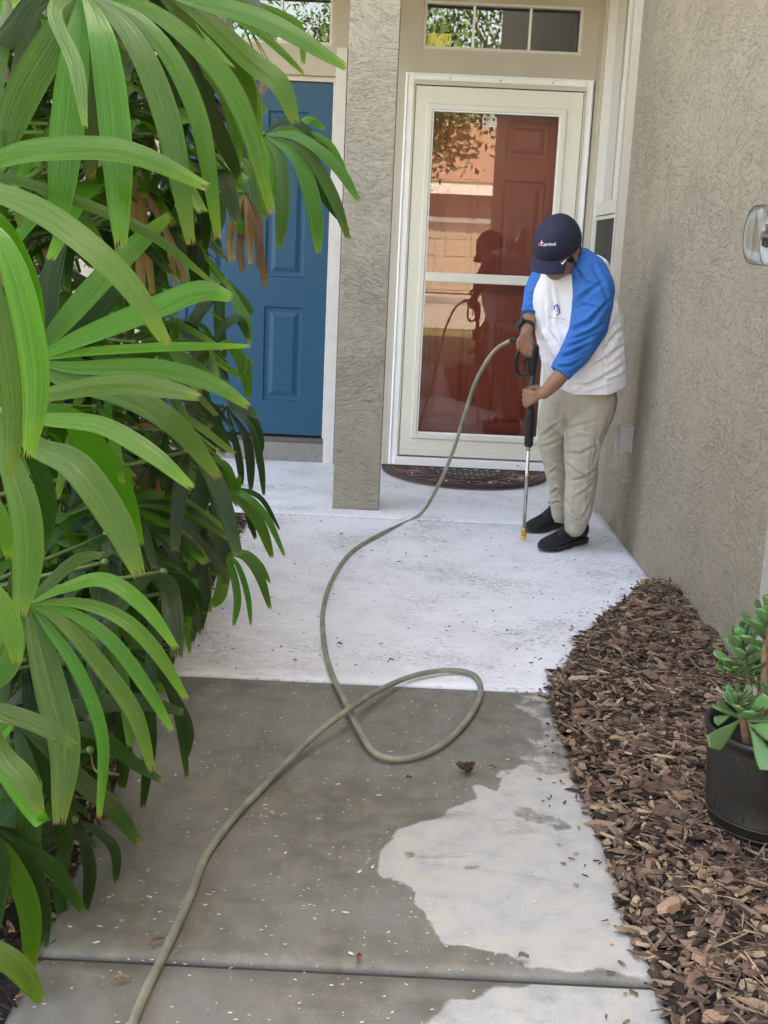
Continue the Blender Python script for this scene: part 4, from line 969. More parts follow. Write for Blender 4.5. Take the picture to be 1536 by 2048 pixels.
# ================================================================== LADY PALMS
rp = random.Random(21)
def leaflet(pts, W_, mat, parent, name='leaflet', kz=.35, roll=0.0, nl=20, teeth=True, fold=.10, curl=0.0, wtip=.33):
    """pts: world points hub->tip; one pleated blade with a toothed blunt tip"""
    P = cr(pts, nl+1); nc = 8; V = []; UV = []
    off = wloc(parent)
    jag = [rp.uniform(.2, 1.0)*(.017 if teeth else .01) for _ in range(nc+1)]
    ph = rp.uniform(0, 6.28)
    for i in range(nl+1):
        t = i/nl; p = P[i]; T = (P[min(i+1, nl)]-P[max(i-1, 0)]).normalized()
        Nn = (CP-p).normalized()*(1-kz)+Vector((0, 0, 1))*kz
        Nn = (Nn-T*Nn.dot(T))
        if Nn.length < 1e-3: Nn = Vector((0, -1, 0))
        Nn.normalize(); Sd = T.cross(Nn)
        rr = roll*(.5+.5*t)+curl*t
        c_, s_ = math.cos(rr), math.sin(rr); S2 = Sd*c_+Nn*s_; N2 = Nn*c_-Sd*s_
        w = min(1, .10+1.9*t**.85) if t < .5 else 1.0
        w = W_*(0.10+0.90*math.sin(min(t/.55, 1)*math.pi/2)**.9)
        if t > .62: q_ = (t-.62)/.38; w *= 1-(1-wtip)*q_*q_*(1.0)
        for k in range(nc+1):
            a = k/nc*2-1
            z = ((k % 2)*-.5)*w*.085 + fold*w*(1-abs(a))*.5 + .02*w*math.sin(t*9+ph+a*2)
            q = p+S2*(a*w/2)+N2*z
            if i == nl: q = q-T*(jag[k] if k % 2 else 0)*1.0*(.6+W_/.04*.4)
            V.append(q-off); UV.append(((a+1)/2, t))
    F_ = [(i*(nc+1)+k, i*(nc+1)+k+1, (i+1)*(nc+1)+k+1, (i+1)*(nc+1)+k) for i in range(nl) for k in range(nc)]
    me = bpy.data.meshes.new(name); me.from_pydata(V, [], F_)
    ul = me.uv_layers.new(name='UVMap'); 
    li = np.array([v for f in F_ for v in f]); ul.data.foreach_set('uv', np.array(UV)[li].ravel())
    o = mkobj(name, me, mat, parent, False)
    sm = np.ones(len(F_), bool); me.polygons.foreach_set('use_smooth', sm)
    return o
clumps = []
def clump(x, y, label):
    t = thing('lady_palm', label, 'palm', (x, y, 0), 'lady palms along the walkway'); clumps.append(t); return t
CA = clump(-1.05, 1.95, 'nearest lady palm low at the bottom left of the photo')
CB = clump(-1.20, 2.25, 'tall lady palm arching over the top left corner of the photo')
CC = clump(-1.25, 3.05, 'middle lady palm of the row behind the nearest fronds')
CD = clump(-1.15, 3.85, 'lady palm overhanging the white slab left of the pillar')
CE = clump(-1.20, 4.75, 'farthest lady palm of the row close to the blue door')
CF = clump(-1.00, 3.45, 'low lady palm with small fronds beside the near left corner of the white slab')
def frond(cl, hub, petiole_from=None, rad=.0042):
    """petiole mesh = the frond; its blades are children"""
    hub = Vector(hub); base = Vector((cl.location.x+rp.uniform(-.18, .12), cl.location.y+rp.uniform(-.3, .3), max(.12, hub.z-rp.uniform(.15, .45)))) if petiole_from is None else Vector(petiole_from)
    mid = (hub+base)/2+Vector((0, 0, .06)); mb = MB().tube(cr([base, mid, hub], 12), [rad*1.3-(rad*.4)*i/11 for i in range(12)], 7)
    mb.ell(hub, rad*1.8, rad*1.8, rad*1.8, nu=8, nv=5)
    return build('frond', mb, MT['stem'], cl, True)
def pf(cl, hub, Yh, leafs, mat='leaf', Yt=None, kz=.3):
    H = aY(hub[0], hub[1], Yh); fr_ = frond(cl, H)
    for L in leafs:
        pts, w = L[0], L[1]; dY = L[2] if len(L) > 2 else -.12; mt = L[3] if len(L) > 3 else mat; rl_ = L[4] if len(L) > 4 else rp.uniform(-.25, .25)
        n = len(pts); P = [H]
        for i, (x, y) in enumerate(pts):
            t = (i+1)/n; Y = Yh+dY*(t**.8)
            P.append(aY(x, y, Y))
        Ym = Yh+dY*.6
        leaflet(P, w*Ym/F/math.cos(rl_)*.97, MT[mt], fr_, kz=kz, roll=rl_)
    return fr_
B_ = 'leaf_bright'; G_ = 'leaf'; D_ = 'leaf_shaded'
# --- upper near palm, hub above the top left
pf(CB, (165, -20), 1.95, [([(150, 110), (132, 280), (115, 472)], 66, -.18, G_, .1), ([(205, 80), (232, 280), (242, 500)], 62, -.2, G_, -.05), ([(262, 70), (335, 240), (382, 492)], 52, -.15, G_, .1),
     ([(300, 60), (395, 230), (437, 480)], 40, -.1, G_, .3), ([(120, 60), (45, 190), (-5, 330)], 66, -.1, G_, .3), ([(110, 20), (150, 130), (170, 255)], 30, -.3, G_, .7),
     ([(80, 0), (30, 60), (-30, 120)], 45, 0, D_), ([(300, 20), (420, 120), (490, 235), (545, 430)], 44, -.05, G_, .2), ([(200, 30), (190, 200), (180, 360)], 50, .1, D_)])
pf(CB, (290, -40), 2.15, [([(380, -5), (540, 45), (697, 138)], 42, -.1, G_, .2), ([(380, 10), (500, 120), (560, 170), (592, 250)], 46, -.1, B_, .1), ([(360, 30), (430, 150), (500, 260), (532, 428)], 40, 0, G_, .3),
     ([(350, 40), (400, 180), (455, 300), (480, 360)], 34, .1, D_), ([(440, 20), (510, 60), (560, 100), (610, 150)], 20, .1, B_, .5), ([(330, 60), (340, 180), (350, 330)], 40, .15, D_), ([(400, 40), (470, 130), (500, 190), (500, 330)], 30, .1, G_)])
pf(CB, (395, -30), 2.5, [([(450, 60), (480, 130), (505, 200), (520, 290)], 34, 0, B_), ([(430, 40), (440, 140), (470, 250), (475, 345)], 34, 0), ([(480, 0), (560, 30), (600, 60), (607, 130)], 20, 0, B_), ([(400, 80), (410, 200), (440, 290)], 40, .1, D_)])
pf(CB, (20, -50), 2.1, [([(10, 60), (-10, 200), (0, 380)], 30, -.3, G_), ([(60, 40), (50, 130), (20, 230)], 48, 0, D_), ([(0, 60), (-20, 120), (-50, 200)], 40, 0)])
# --- leaves entering from the left edge
pf(CB, (-110, 380), 1.75, [([(0, 318), (110, 297), (260, 305), (418, 376)], 54, -.05, G_, .1), ([(0, 355), (150, 400), (300, 468), (428, 568)], 27, .1, G_, .3), ([(-20, 380), (110, 440), (250, 560), (337, 692)], 58, -.12, B_, .15)])
pf(CA, (-70, 420), 1.65, [([(0, 480), (45, 600), (72, 760), (58, 918)], 60, -.1, B_, .3), ([(-20, 560), (10, 680), (28, 820), (20, 955)], 50, -.1, B_, .3), ([(0, 440), (60, 560), (75, 680), (70, 800)], 34, .1, G_, .5)])
# --- mid-left fan at (65,720)
pf(CC, (62, 722), 2.15, [([(130, 640), (240, 520), (342, 428)], 50, .1, G_, .2), ([(150, 680), (300, 620), (400, 582), (464, 596)], 52, -.05, G_, .05), ([(160, 705), (330, 694), (503, 692)], 22, -.05, B_, .1),
     ([(150, 735), (300, 735), (420, 765), (500, 815)], 42, -.08, G_, .1), ([(90, 660), (100, 560), (130, 470)], 44, .1, D_), ([(60, 640), (40, 560), (0, 500)], 44, 0, G_), ([(40, 760), (0, 800), (-40, 860)], 44, 0, G_), ([(110, 690), (200, 620), (260, 540)], 38, .15, D_),
     ([(130, 760), (250, 790), (350, 850), (440, 958)], 55, -.1, G_, .1)])
# --- fan at (10,815)
pf(CA, (5, 822), 1.95, [([(90, 790), (230, 768), (330, 778), (402, 796)], 48, -.1, B_, .1), ([(90, 838), (200, 850), (300, 905), (387, 978)], 44, -.15, B_, .1), ([(70, 890), (150, 930), (230, 1040), (281, 1156)], 70, -.2, B_, .1),
     ([(20, 920), (50, 1020), (55, 1130), (38, 1236)], 66, -.25, B_, .1), ([(60, 900), (95, 1000), (85, 1110)], 40, .1, D_), ([(130, 830), (190, 900), (240, 980), (280, 1095)], 60, .2, G_)])
# --- lower fan at (60,1205)
pf(CA, (58, 1208), 1.85, [([(100, 1165), (155, 1120), (210, 1108)], 30, 0, G_), ([(130, 1175), (210, 1160), (290, 1215), (355, 1300)], 38, -.1, B_, .3), ([(150, 1205), (240, 1235), (310, 1300), (375, 1402)], 36, -.1, B_, .3),
     ([(140, 1225), (220, 1280), (290, 1370), (345, 1463)], 34, -.12, G_, .2), ([(120, 1240), (200, 1330), (270, 1430), (305, 1545)], 40, -.15, B_, .1), ([(100, 1260), (160, 1350), (205, 1480), (198, 1640)], 30, -.2, G_, .5),
     ([(75, 1270), (105, 1390), (130, 1500), (118, 1652)], 72, -.22, B_, .05), ([(30, 1260), (10, 1330), (-40, 1390)], 60, -.1, G_), ([(30, 1180), (60, 1110), (50, 1060)], 40, 0, D_), ([(100, 1255), (150, 1262), (195, 1285)], 50, -.05, G_)])
# --- lowest fans
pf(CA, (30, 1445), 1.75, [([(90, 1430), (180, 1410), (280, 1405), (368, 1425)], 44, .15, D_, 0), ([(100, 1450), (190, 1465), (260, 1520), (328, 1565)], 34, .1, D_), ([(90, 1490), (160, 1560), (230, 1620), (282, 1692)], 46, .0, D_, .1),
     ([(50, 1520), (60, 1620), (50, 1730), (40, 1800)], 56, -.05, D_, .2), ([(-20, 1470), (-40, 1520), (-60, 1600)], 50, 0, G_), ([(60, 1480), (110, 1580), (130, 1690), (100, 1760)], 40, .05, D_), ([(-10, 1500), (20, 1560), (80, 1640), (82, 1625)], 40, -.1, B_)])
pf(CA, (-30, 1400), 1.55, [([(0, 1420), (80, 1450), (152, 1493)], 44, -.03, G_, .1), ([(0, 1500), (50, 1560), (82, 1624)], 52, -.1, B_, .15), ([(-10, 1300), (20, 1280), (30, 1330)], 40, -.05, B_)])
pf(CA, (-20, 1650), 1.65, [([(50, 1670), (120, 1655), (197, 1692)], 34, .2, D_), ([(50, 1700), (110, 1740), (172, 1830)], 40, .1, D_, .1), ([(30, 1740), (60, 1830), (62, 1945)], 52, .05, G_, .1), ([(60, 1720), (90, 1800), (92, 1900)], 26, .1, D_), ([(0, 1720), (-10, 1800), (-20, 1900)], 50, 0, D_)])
pf(CA, (-120, 1840), 1.35, [([(-20, 1895), (40, 1940), (86, 2006)], 58, -.02, B_, .1)])
pf(CA, (-110, 1120), 1.5, [([(-20, 1180), (20, 1250), (35, 1330)], 50, -.05, B_), ([(-40, 1000), (0, 1040), (20, 1120)], 40, 0, G_)])
# --- mid depth fans toward the slab
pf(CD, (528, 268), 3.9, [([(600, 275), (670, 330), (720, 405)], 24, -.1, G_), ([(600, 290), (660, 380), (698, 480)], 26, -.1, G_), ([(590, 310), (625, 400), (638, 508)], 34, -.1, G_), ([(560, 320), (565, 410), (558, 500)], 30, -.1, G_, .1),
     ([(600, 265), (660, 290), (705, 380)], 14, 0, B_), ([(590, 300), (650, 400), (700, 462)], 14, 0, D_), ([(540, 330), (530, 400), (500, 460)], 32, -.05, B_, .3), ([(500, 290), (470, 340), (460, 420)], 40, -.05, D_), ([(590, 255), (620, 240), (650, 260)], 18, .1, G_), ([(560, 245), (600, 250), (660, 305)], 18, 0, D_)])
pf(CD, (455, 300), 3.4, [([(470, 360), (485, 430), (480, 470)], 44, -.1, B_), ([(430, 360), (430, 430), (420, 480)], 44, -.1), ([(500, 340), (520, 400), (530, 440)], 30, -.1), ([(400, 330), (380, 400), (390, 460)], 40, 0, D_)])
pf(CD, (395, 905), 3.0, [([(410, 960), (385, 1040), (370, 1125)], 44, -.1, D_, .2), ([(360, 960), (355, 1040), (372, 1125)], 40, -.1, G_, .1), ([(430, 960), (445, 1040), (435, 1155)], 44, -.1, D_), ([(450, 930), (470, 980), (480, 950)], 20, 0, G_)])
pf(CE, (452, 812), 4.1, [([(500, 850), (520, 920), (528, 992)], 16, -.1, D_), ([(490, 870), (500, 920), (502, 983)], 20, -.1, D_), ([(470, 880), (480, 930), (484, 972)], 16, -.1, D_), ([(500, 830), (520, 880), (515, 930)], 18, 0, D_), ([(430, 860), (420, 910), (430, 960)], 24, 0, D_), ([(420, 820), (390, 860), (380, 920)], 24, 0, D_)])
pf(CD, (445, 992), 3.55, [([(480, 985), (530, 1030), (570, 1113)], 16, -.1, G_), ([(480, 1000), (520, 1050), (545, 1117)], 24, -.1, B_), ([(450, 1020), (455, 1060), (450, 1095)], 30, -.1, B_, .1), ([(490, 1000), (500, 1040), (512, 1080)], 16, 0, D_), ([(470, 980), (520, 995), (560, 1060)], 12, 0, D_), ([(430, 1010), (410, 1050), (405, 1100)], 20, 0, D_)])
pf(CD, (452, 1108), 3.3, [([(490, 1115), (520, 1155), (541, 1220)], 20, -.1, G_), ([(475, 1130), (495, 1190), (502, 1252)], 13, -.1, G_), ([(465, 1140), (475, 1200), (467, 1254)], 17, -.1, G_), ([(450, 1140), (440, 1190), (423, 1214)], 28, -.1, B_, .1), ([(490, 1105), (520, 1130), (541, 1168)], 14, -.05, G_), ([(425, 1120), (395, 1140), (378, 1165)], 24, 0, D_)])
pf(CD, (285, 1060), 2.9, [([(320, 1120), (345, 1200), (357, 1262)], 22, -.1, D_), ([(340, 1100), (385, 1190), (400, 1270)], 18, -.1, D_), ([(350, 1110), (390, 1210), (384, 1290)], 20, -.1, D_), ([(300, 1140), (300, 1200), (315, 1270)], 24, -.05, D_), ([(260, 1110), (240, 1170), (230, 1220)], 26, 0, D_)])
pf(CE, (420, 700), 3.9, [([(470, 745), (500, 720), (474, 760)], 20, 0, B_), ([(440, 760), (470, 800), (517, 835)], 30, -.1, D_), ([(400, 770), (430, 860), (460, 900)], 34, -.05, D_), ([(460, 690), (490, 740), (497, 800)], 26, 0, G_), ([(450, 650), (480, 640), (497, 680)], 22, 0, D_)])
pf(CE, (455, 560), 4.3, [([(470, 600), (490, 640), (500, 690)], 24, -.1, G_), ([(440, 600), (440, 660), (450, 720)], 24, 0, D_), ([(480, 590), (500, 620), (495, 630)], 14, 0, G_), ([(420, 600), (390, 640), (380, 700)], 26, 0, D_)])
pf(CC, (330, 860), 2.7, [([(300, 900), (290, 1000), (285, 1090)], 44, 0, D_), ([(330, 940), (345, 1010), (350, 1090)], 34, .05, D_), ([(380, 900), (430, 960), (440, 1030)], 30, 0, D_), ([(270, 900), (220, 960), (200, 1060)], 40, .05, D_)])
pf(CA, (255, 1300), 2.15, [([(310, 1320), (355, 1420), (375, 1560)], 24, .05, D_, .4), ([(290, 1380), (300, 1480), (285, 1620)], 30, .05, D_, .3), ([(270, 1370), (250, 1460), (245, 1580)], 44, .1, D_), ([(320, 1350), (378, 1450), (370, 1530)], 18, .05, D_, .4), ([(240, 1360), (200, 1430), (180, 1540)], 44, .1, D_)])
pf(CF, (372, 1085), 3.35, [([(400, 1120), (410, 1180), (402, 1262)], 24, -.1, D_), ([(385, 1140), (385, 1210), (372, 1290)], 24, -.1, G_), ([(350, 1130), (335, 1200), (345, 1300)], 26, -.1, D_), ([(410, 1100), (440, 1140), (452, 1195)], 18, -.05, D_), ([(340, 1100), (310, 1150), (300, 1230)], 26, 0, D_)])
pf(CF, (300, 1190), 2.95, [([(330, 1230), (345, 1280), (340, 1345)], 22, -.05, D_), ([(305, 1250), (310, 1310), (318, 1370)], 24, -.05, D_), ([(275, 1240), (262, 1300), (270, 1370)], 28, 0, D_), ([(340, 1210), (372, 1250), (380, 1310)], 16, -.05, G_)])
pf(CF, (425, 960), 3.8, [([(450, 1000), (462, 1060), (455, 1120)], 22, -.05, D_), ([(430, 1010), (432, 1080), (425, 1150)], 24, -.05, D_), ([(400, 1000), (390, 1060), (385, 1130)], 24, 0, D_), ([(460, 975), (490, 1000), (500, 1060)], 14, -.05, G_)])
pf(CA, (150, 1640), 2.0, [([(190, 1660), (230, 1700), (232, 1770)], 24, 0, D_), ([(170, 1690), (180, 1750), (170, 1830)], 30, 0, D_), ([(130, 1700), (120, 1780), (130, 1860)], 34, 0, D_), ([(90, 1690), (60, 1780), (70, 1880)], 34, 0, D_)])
# --- dead hanging blades
def dead(cl, hub, Y, items):
    H = aY(hub[0], hub[1], Y); fr_ = frond(cl, H); fr_['label'] = 'withered brown frond'
    for pts, w in items:
        P = [H]+[aY(x, y, Y-.02*i+rp.uniform(-.03, .03)) for i, (x, y) in enumerate(pts)]
        leaflet(P, w*Y/F, MT['leaf_dead'], fr_, 'dry_leaflet', roll=rp.uniform(-.7, .7), nl=14, fold=.35, wtip=.7)
dead(CD, (490, 385), 3.3, [([(485, 440), (480, 500), (486, 545)], 16), ([(505, 440), (520, 500), (532, 576)], 16), ([(515, 430), (520, 470), (516, 540)], 14), ([(470, 430), (460, 480), (465, 525)], 18), ([(495, 430), (500, 490), (502, 530)], 14)])
dead(CC, (275, 330), 2.5, [([(262, 420), (255, 520), (258, 600)], 22), ([(285, 420), (295, 500), (305, 590)], 18), ([(300, 400), (345, 490), (372, 568)], 13), ([(320, 420), (340, 500), (352, 570)], 12), ([(270, 430), (280, 520), (283, 600)], 20)])
dead(CC, (310, 120), 2.8, [([(300, 200), (295, 260), (295, 340)], 26), ([(320, 180), (330, 240), (325, 300)], 20), ([(345, 250), (360, 300), (350, 350)], 20)])
dead(CC, (40, 430), 2.7, [([(60, 540), (60, 620), (40, 700)], 26), ([(20, 520), (10, 600), (0, 690)], 30), ([(100, 520), (110, 600), (120, 660)], 20)])
dead(CE, (505, 110), 3.6, [([(520, 130), (530, 160), (522, 190)], 18), ([(500, 130), (505, 160), (515, 180)], 12)])
dead(CC, (250, 860), 2.8, [([(260, 920), (255, 980), (268, 1020)], 14), ([(290, 850), (320, 870), (330, 905)], 12)])
dead(CA, (180, 1500), 2.0, [([(190, 1540), (215, 1545), (240, 1550)], 6)])
# --- random fill fronds behind
bxs = np.array([0, 60, 130, 300, 480, 600, 800, 960, 1100, 1250, 1400, 1550, 1650, 1750, 1850, 1950, 2100]); bxx = np.array([500, 560, 560, 540, 490, 475, 470, 500, 505, 425, 350, 290, 190, 120, 90, 40, 0])
def okp(P, mg=8):
    for p in P:
        x, y = pr(p)
        if x > np.interp(y, bxs, bxx)-mg: return False
    return True
def gen(cl, hub, az, n, L, W_, mats, droop=.9, tilt=.3):
    hub = Vector(hub); fr_ = frond(cl, hub)
    ax = Vector((math.cos(az), math.sin(az), tilt)).normalized(); sd = Vector((-math.sin(az), math.cos(az), 0)); m = rp.choice(mats)
    made = 0
    for i in range(n):
        a = (i/(n-1)-.5)*math.radians(230)+rp.uniform(-.08, .08); d = (ax*math.cos(a)+sd*math.sin(a)+Vector((0, 0, rp.uniform(-.1, .15)))).normalized(); Li = L*rp.uniform(.8, 1.1)*(1-.15*abs(a))
        P = [hub+d*Li*t+Vector((0, 0, -droop*Li*t*t*(.5+.2*t))) for t in (0, .33, .66, 1)]
        if not okp(P): continue
        leaflet(P, W_*rp.uniform(.8, 1.15), MT[m], fr_, kz=.75, roll=rp.uniform(-.35, .35), nl=10, wtip=.5); made += 1
cl_by = [(CA, 1.9, 2.5), (CC, 2.5, 3.2), (CD, 3.2, 4.1), (CE, 4.1, 5.2)]
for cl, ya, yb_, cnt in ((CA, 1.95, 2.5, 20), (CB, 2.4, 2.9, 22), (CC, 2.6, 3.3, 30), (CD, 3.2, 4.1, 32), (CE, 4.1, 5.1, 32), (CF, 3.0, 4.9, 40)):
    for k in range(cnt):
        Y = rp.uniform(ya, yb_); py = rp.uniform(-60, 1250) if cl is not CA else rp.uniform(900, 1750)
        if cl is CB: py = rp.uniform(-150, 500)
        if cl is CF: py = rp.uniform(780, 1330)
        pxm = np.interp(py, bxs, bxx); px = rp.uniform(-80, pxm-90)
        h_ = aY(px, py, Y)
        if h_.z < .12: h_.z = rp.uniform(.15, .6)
        gen(cl, h_, rp.uniform(-1.9, 1.2), 8, rp.uniform(.24, .34), rp.uniform(.026, .040), ['leaf', 'leaf_shaded', 'leaf_shaded'], rp.uniform(.6, 1.3))
for cl, ya, yb_, p0_, p1_, cnt in ((CC, 2.3, 2.75, 350, 1050, 13), (CB, 2.2, 2.6, -80, 380, 8), (CA, 2.0, 2.4, 1150, 1800, 7)):
    for k in range(cnt):
        py = rp.uniform(p0_, p1_); px = rp.uniform(-60, np.interp(py, bxs, bxx)-190)
        gen(cl, aY(px, py, rp.uniform(ya, yb_)), rp.uniform(-1.5, .6), 10, rp.uniform(.28, .40), rp.uniform(.022, .034), ['leaf', 'leaf', 'leaf_bright'], rp.uniform(.5, 1.0), rp.uniform(.2, .6))
# canes
for cl, n in ((CA, 4), (CB, 6), (CC, 7), (CD, 7), (CE, 6), (CF, 4)):
    for k in range(n):
        x = cl.location.x+rp.uniform(-.25, .28); y = cl.location.y+rp.uniform(-.35, .35); hh = rp.uniform(.7, 1.9) if cl is not CA else rp.uniform(.4, .9)
        P = cr([(x, y, -.05), (x+rp.uniform(-.03, .03), y, hh*.5), (x+rp.uniform(-.08, .08), y+rp.uniform(-.08, .08), hh)], 16)
        build('cane', MB().tube(P, [(.016+.003*(i % 2))*(1-.2*i/15) for i in range(16)], 9), MT['cane'], cl, True)
# terracotta pot glimpsed between the fronds
tc_ = aY(268, 985, 3.6)
tp_ = thing('terracotta_pot', 'small terracotta pot glimpsed between the palm fronds', 'pot', (tc_.x, 3.6, 0.03))
build('body', MB().lathe((tc_.x, 3.6, tc_.z-.14), [(0.001, 0), (.06, 0), (.085, .15), (.094, .152), (.096, .19), (.088, .19), (.08, .15), (.001, .15)], 28), simple('terracotta', (.33, .10, .045), .8, var=.15, nscale=20), tp_, True)
# ================================================================== PERSON
def remesh(name, mb, voxel, it, mats, parent, post=None, subs=0):
    me = bpy.data.meshes.new(name); me.from_pydata([tuple(v) for v in mb.v], [], mb.f); me.update()
    o = bpy.data.objects.new('tmp', me); COL.objects.link(o)
    md = o.modifiers.new('r', 'REMESH'); md.mode = 'VOXEL'; md.voxel_size = voxel; md.use_smooth_shade = True
    if it: s_ = o.modifiers.new('s', 'SMOOTH'); s_.iterations = it; s_.factor = .5
    dg = bpy.context.evaluated_depsgraph_get(); dg.update()
    m2 = bpy.data.meshes.new_from_object(o.evaluated_get(dg)); bpy.data.objects.remove(o)
    n = len(m2.vertices); co = np.zeros(n*3); m2.vertices.foreach_get('co', co); co = co.reshape(-1, 3)
    nr = np.zeros(n*3); m2.vertex_normals.foreach_get('vector', nr); nr = nr.reshape(-1, 3)
    if post: co = post(co, nr)
    co = co-np.array(wloc(parent)); m2.vertices.foreach_set('co', co.ravel()); m2.update(); m2.materials.clear()
    return mkobj(name, m2, mats, parent, True)
def creases(lst, ns=0.0, nf=9, seed=0):
    def f(co, nr):
        px, py = prn(co); tc = CPn-co; tc /= np.linalg.norm(tc, axis=1)[:, None]
        fac = np.clip((nr*tc).sum(1)*1.6, 0, 1); d = np.zeros(len(co))
        for pts, amp, w in lst:
            best = np.full(len(co), 1e9); tt = np.zeros(len(co)); sgn = np.zeros(len(co)); L = len(pts)-1
            for i in range(L):
                ax, ay = pts[i]; bx2, by2 = pts[i+1]; dx, dy = bx2-ax, by2-ay; l2 = dx*dx+dy*dy
                t = np.clip(((px-ax)*dx+(py-ay)*dy)/l2, 0, 1); ex, ey = px-ax-t*dx, py-ay-t*dy; e = np.hypot(ex, ey)
                m_ = e < best; best = np.where(m_, e, best); tt = np.where(m_, (i+t)/L, tt); sgn = np.where(m_, np.sign(ex*dy-ey*dx), sgn)
            env = np.sin(np.clip(tt, .02, .98)*math.pi)**.6
            s_ = best*sgn
            d += fac*amp*1.45*env*(-np.exp(-(s_/w)**2)+.75*np.exp(-((s_-1.7*w)/(w*1.1))**2)+.35*np.exp(-((s_+1.8*w)/(w*1.1))**2))
        if ns:
            d += ns*np.array([mnoise.noise((c[0]*nf+seed, c[1]*nf, c[2]*nf*.7))+.5*mnoise.noise((c[0]*nf*2.3, c[1]*nf*2.3+seed, c[2]*nf*2)) for c in co])
        return co+nr*d[:, None]
    return f
def blobs(mb, chain, dens=.4, dfac=1.0, nu=14, nv=10):
    """chain of (px,py,Y,rpx[,ratio]) -> overlapping ellipsoids; ratio = depth radius / screen radius"""
    pts = [(aY(c[0], c[1], c[2]), c[3]*c[2]/F, (c[4] if len(c) > 4 else dfac)) for c in chain]
    for (a, ra, qa), (b_, rb, qb) in zip(pts[:-1], pts[1:]):
        n = max(1, int((b_-a).length/(min(ra, rb)*dens)+.5))
        for i in range(n+1):
            t = i/n; r = ra+(rb-ra)*t; q_ = qa+(qb-qa)*t; T = (b_-a).normalized()
            Dv = (FW-T*FW.dot(T)); Dv = Dv.normalized() if Dv.length > .1 else T.orthogonal(); Sv = T.cross(Dv)
            mb.ell(a.lerp(b_, t), r, r*q_, r*.9, (Sv, Dv, T), nu, nv)
MT['skin'] = simple('skin', (0.30, 0.140, 0.085), .5, var=.14, nscale=18, bstr=.15, bscale=260, bdist=.002)
MT['shirt'] = simple('white_cotton', (0.78, 0.78, 0.82), .85, var=.04, nscale=20, bstr=.3, bscale=900, bdist=.0008)
MT['sleeve'] = simple('royal_blue_cotton', (0.003, 0.135, 0.44), .8, var=.12, nscale=26, bstr=.3, bscale=900, bdist=.0008)
MT['khaki'] = simple('khaki_twill', (0.40, 0.365, 0.30), .85, var=.08, nscale=22, bstr=.35, bscale=700, bdist=.001)
MT['navy'] = simple('navy_twill', (0.012, 0.015, 0.040), .8, var=.2, nscale=30, bstr=.3, bscale=700, bdist=.001)
MT['shoe'] = simple('black_knit', (0.006, 0.006, 0.007), .6, var=.3, nscale=60, bstr=.5, bscale=400, bdist=.002)
pe = thing('person', 'man in navy cap and blue sleeved baseball shirt holding a pressure washer wand', 'person', tuple(aZ(1130, 1085, 0.003)))
# --- head frame
HC = aY(1115, 499, 4.87)
hu = Vector((-.22, -.50, .83)).normalized(); hf = Vector((-.55, -.62, -.54)); hf = (hf-hu*hf.dot(hu)).normalized(); hl = hf.cross(hu)
if hl.x < 0: hl = -hl
def HP(l, f, u): return HC+hl*l+hf*f+hu*u
AX = (hl, hf, hu)
sk_ = MB()
sk_.ell(HP(0, -.01, .02), .076, .094, .100, AX, 24, 16)
sk_.ell(HP(0, .012, -.045), .064, .074, .070, AX, 20, 14)
sk_.ell(HP(0, .030, -.085), .036, .040, .030, AX)
for s_ in (-1, 1):
    sk_.ell(HP(.036*s_, .045, -.030), .026, .032, .030, AX); sk_.ell(HP(.048*s_, .005, -.072), .018, .034, .026, AX)
    sk_.ell(HP(.030*s_, .078, .012), .022, .012, .009, AX)                       # brow
    sk_.ell(HP(.078*s_, -.008, -.010), .007, .017, .030, AX); sk_.ell(HP(.082*s_, -.014, .002), .008, .017, .018, AX); sk_.ell(HP(.080*s_, -.004, -.034), .007, .009, .010, AX)
for t in np.linspace(0, 1, 7): sk_.ell(HP(0, .080+.024*t, .005-.040*t), .009+.004*t, .012, .010, AX)
for s_ in (-1, 1): sk_.ell(HP(.012*s_, .092, -.040), .008, .009, .007, AX)
sk_.ell(HP(0, .074, -.064), .024, .010, .006, AX); sk_.ell(HP(0, .070, -.075), .020, .011, .006, AX)
# neck, shoulders core
nk = [HP(0, -.03, -.05), HP(0, -.05, -.10), aY(1150, 545, 4.99)]
for t in np.linspace(0, 1, 8): sk_.ell(nk[0].lerp(nk[2], t), .054, .054, .05)
blobs(sk_, [(1150, 560, 4.99, 46), (1155, 640, 5.02, 60), (1170, 740, 5.04, 60), (1165, 800, 5.05, 58)])
# near arm (his left)
NE = [(1186, 580, 4.90, 25), (1178, 640, 4.87, 24), (1160, 700, 4.83, 18), (1137, 733, 4.81, 16), (1112, 762, 4.80, 16.5), (1094, 781, 4.80, 13), (1086, 787, 4.80, 12.5)]
blobs(sk_, NE)
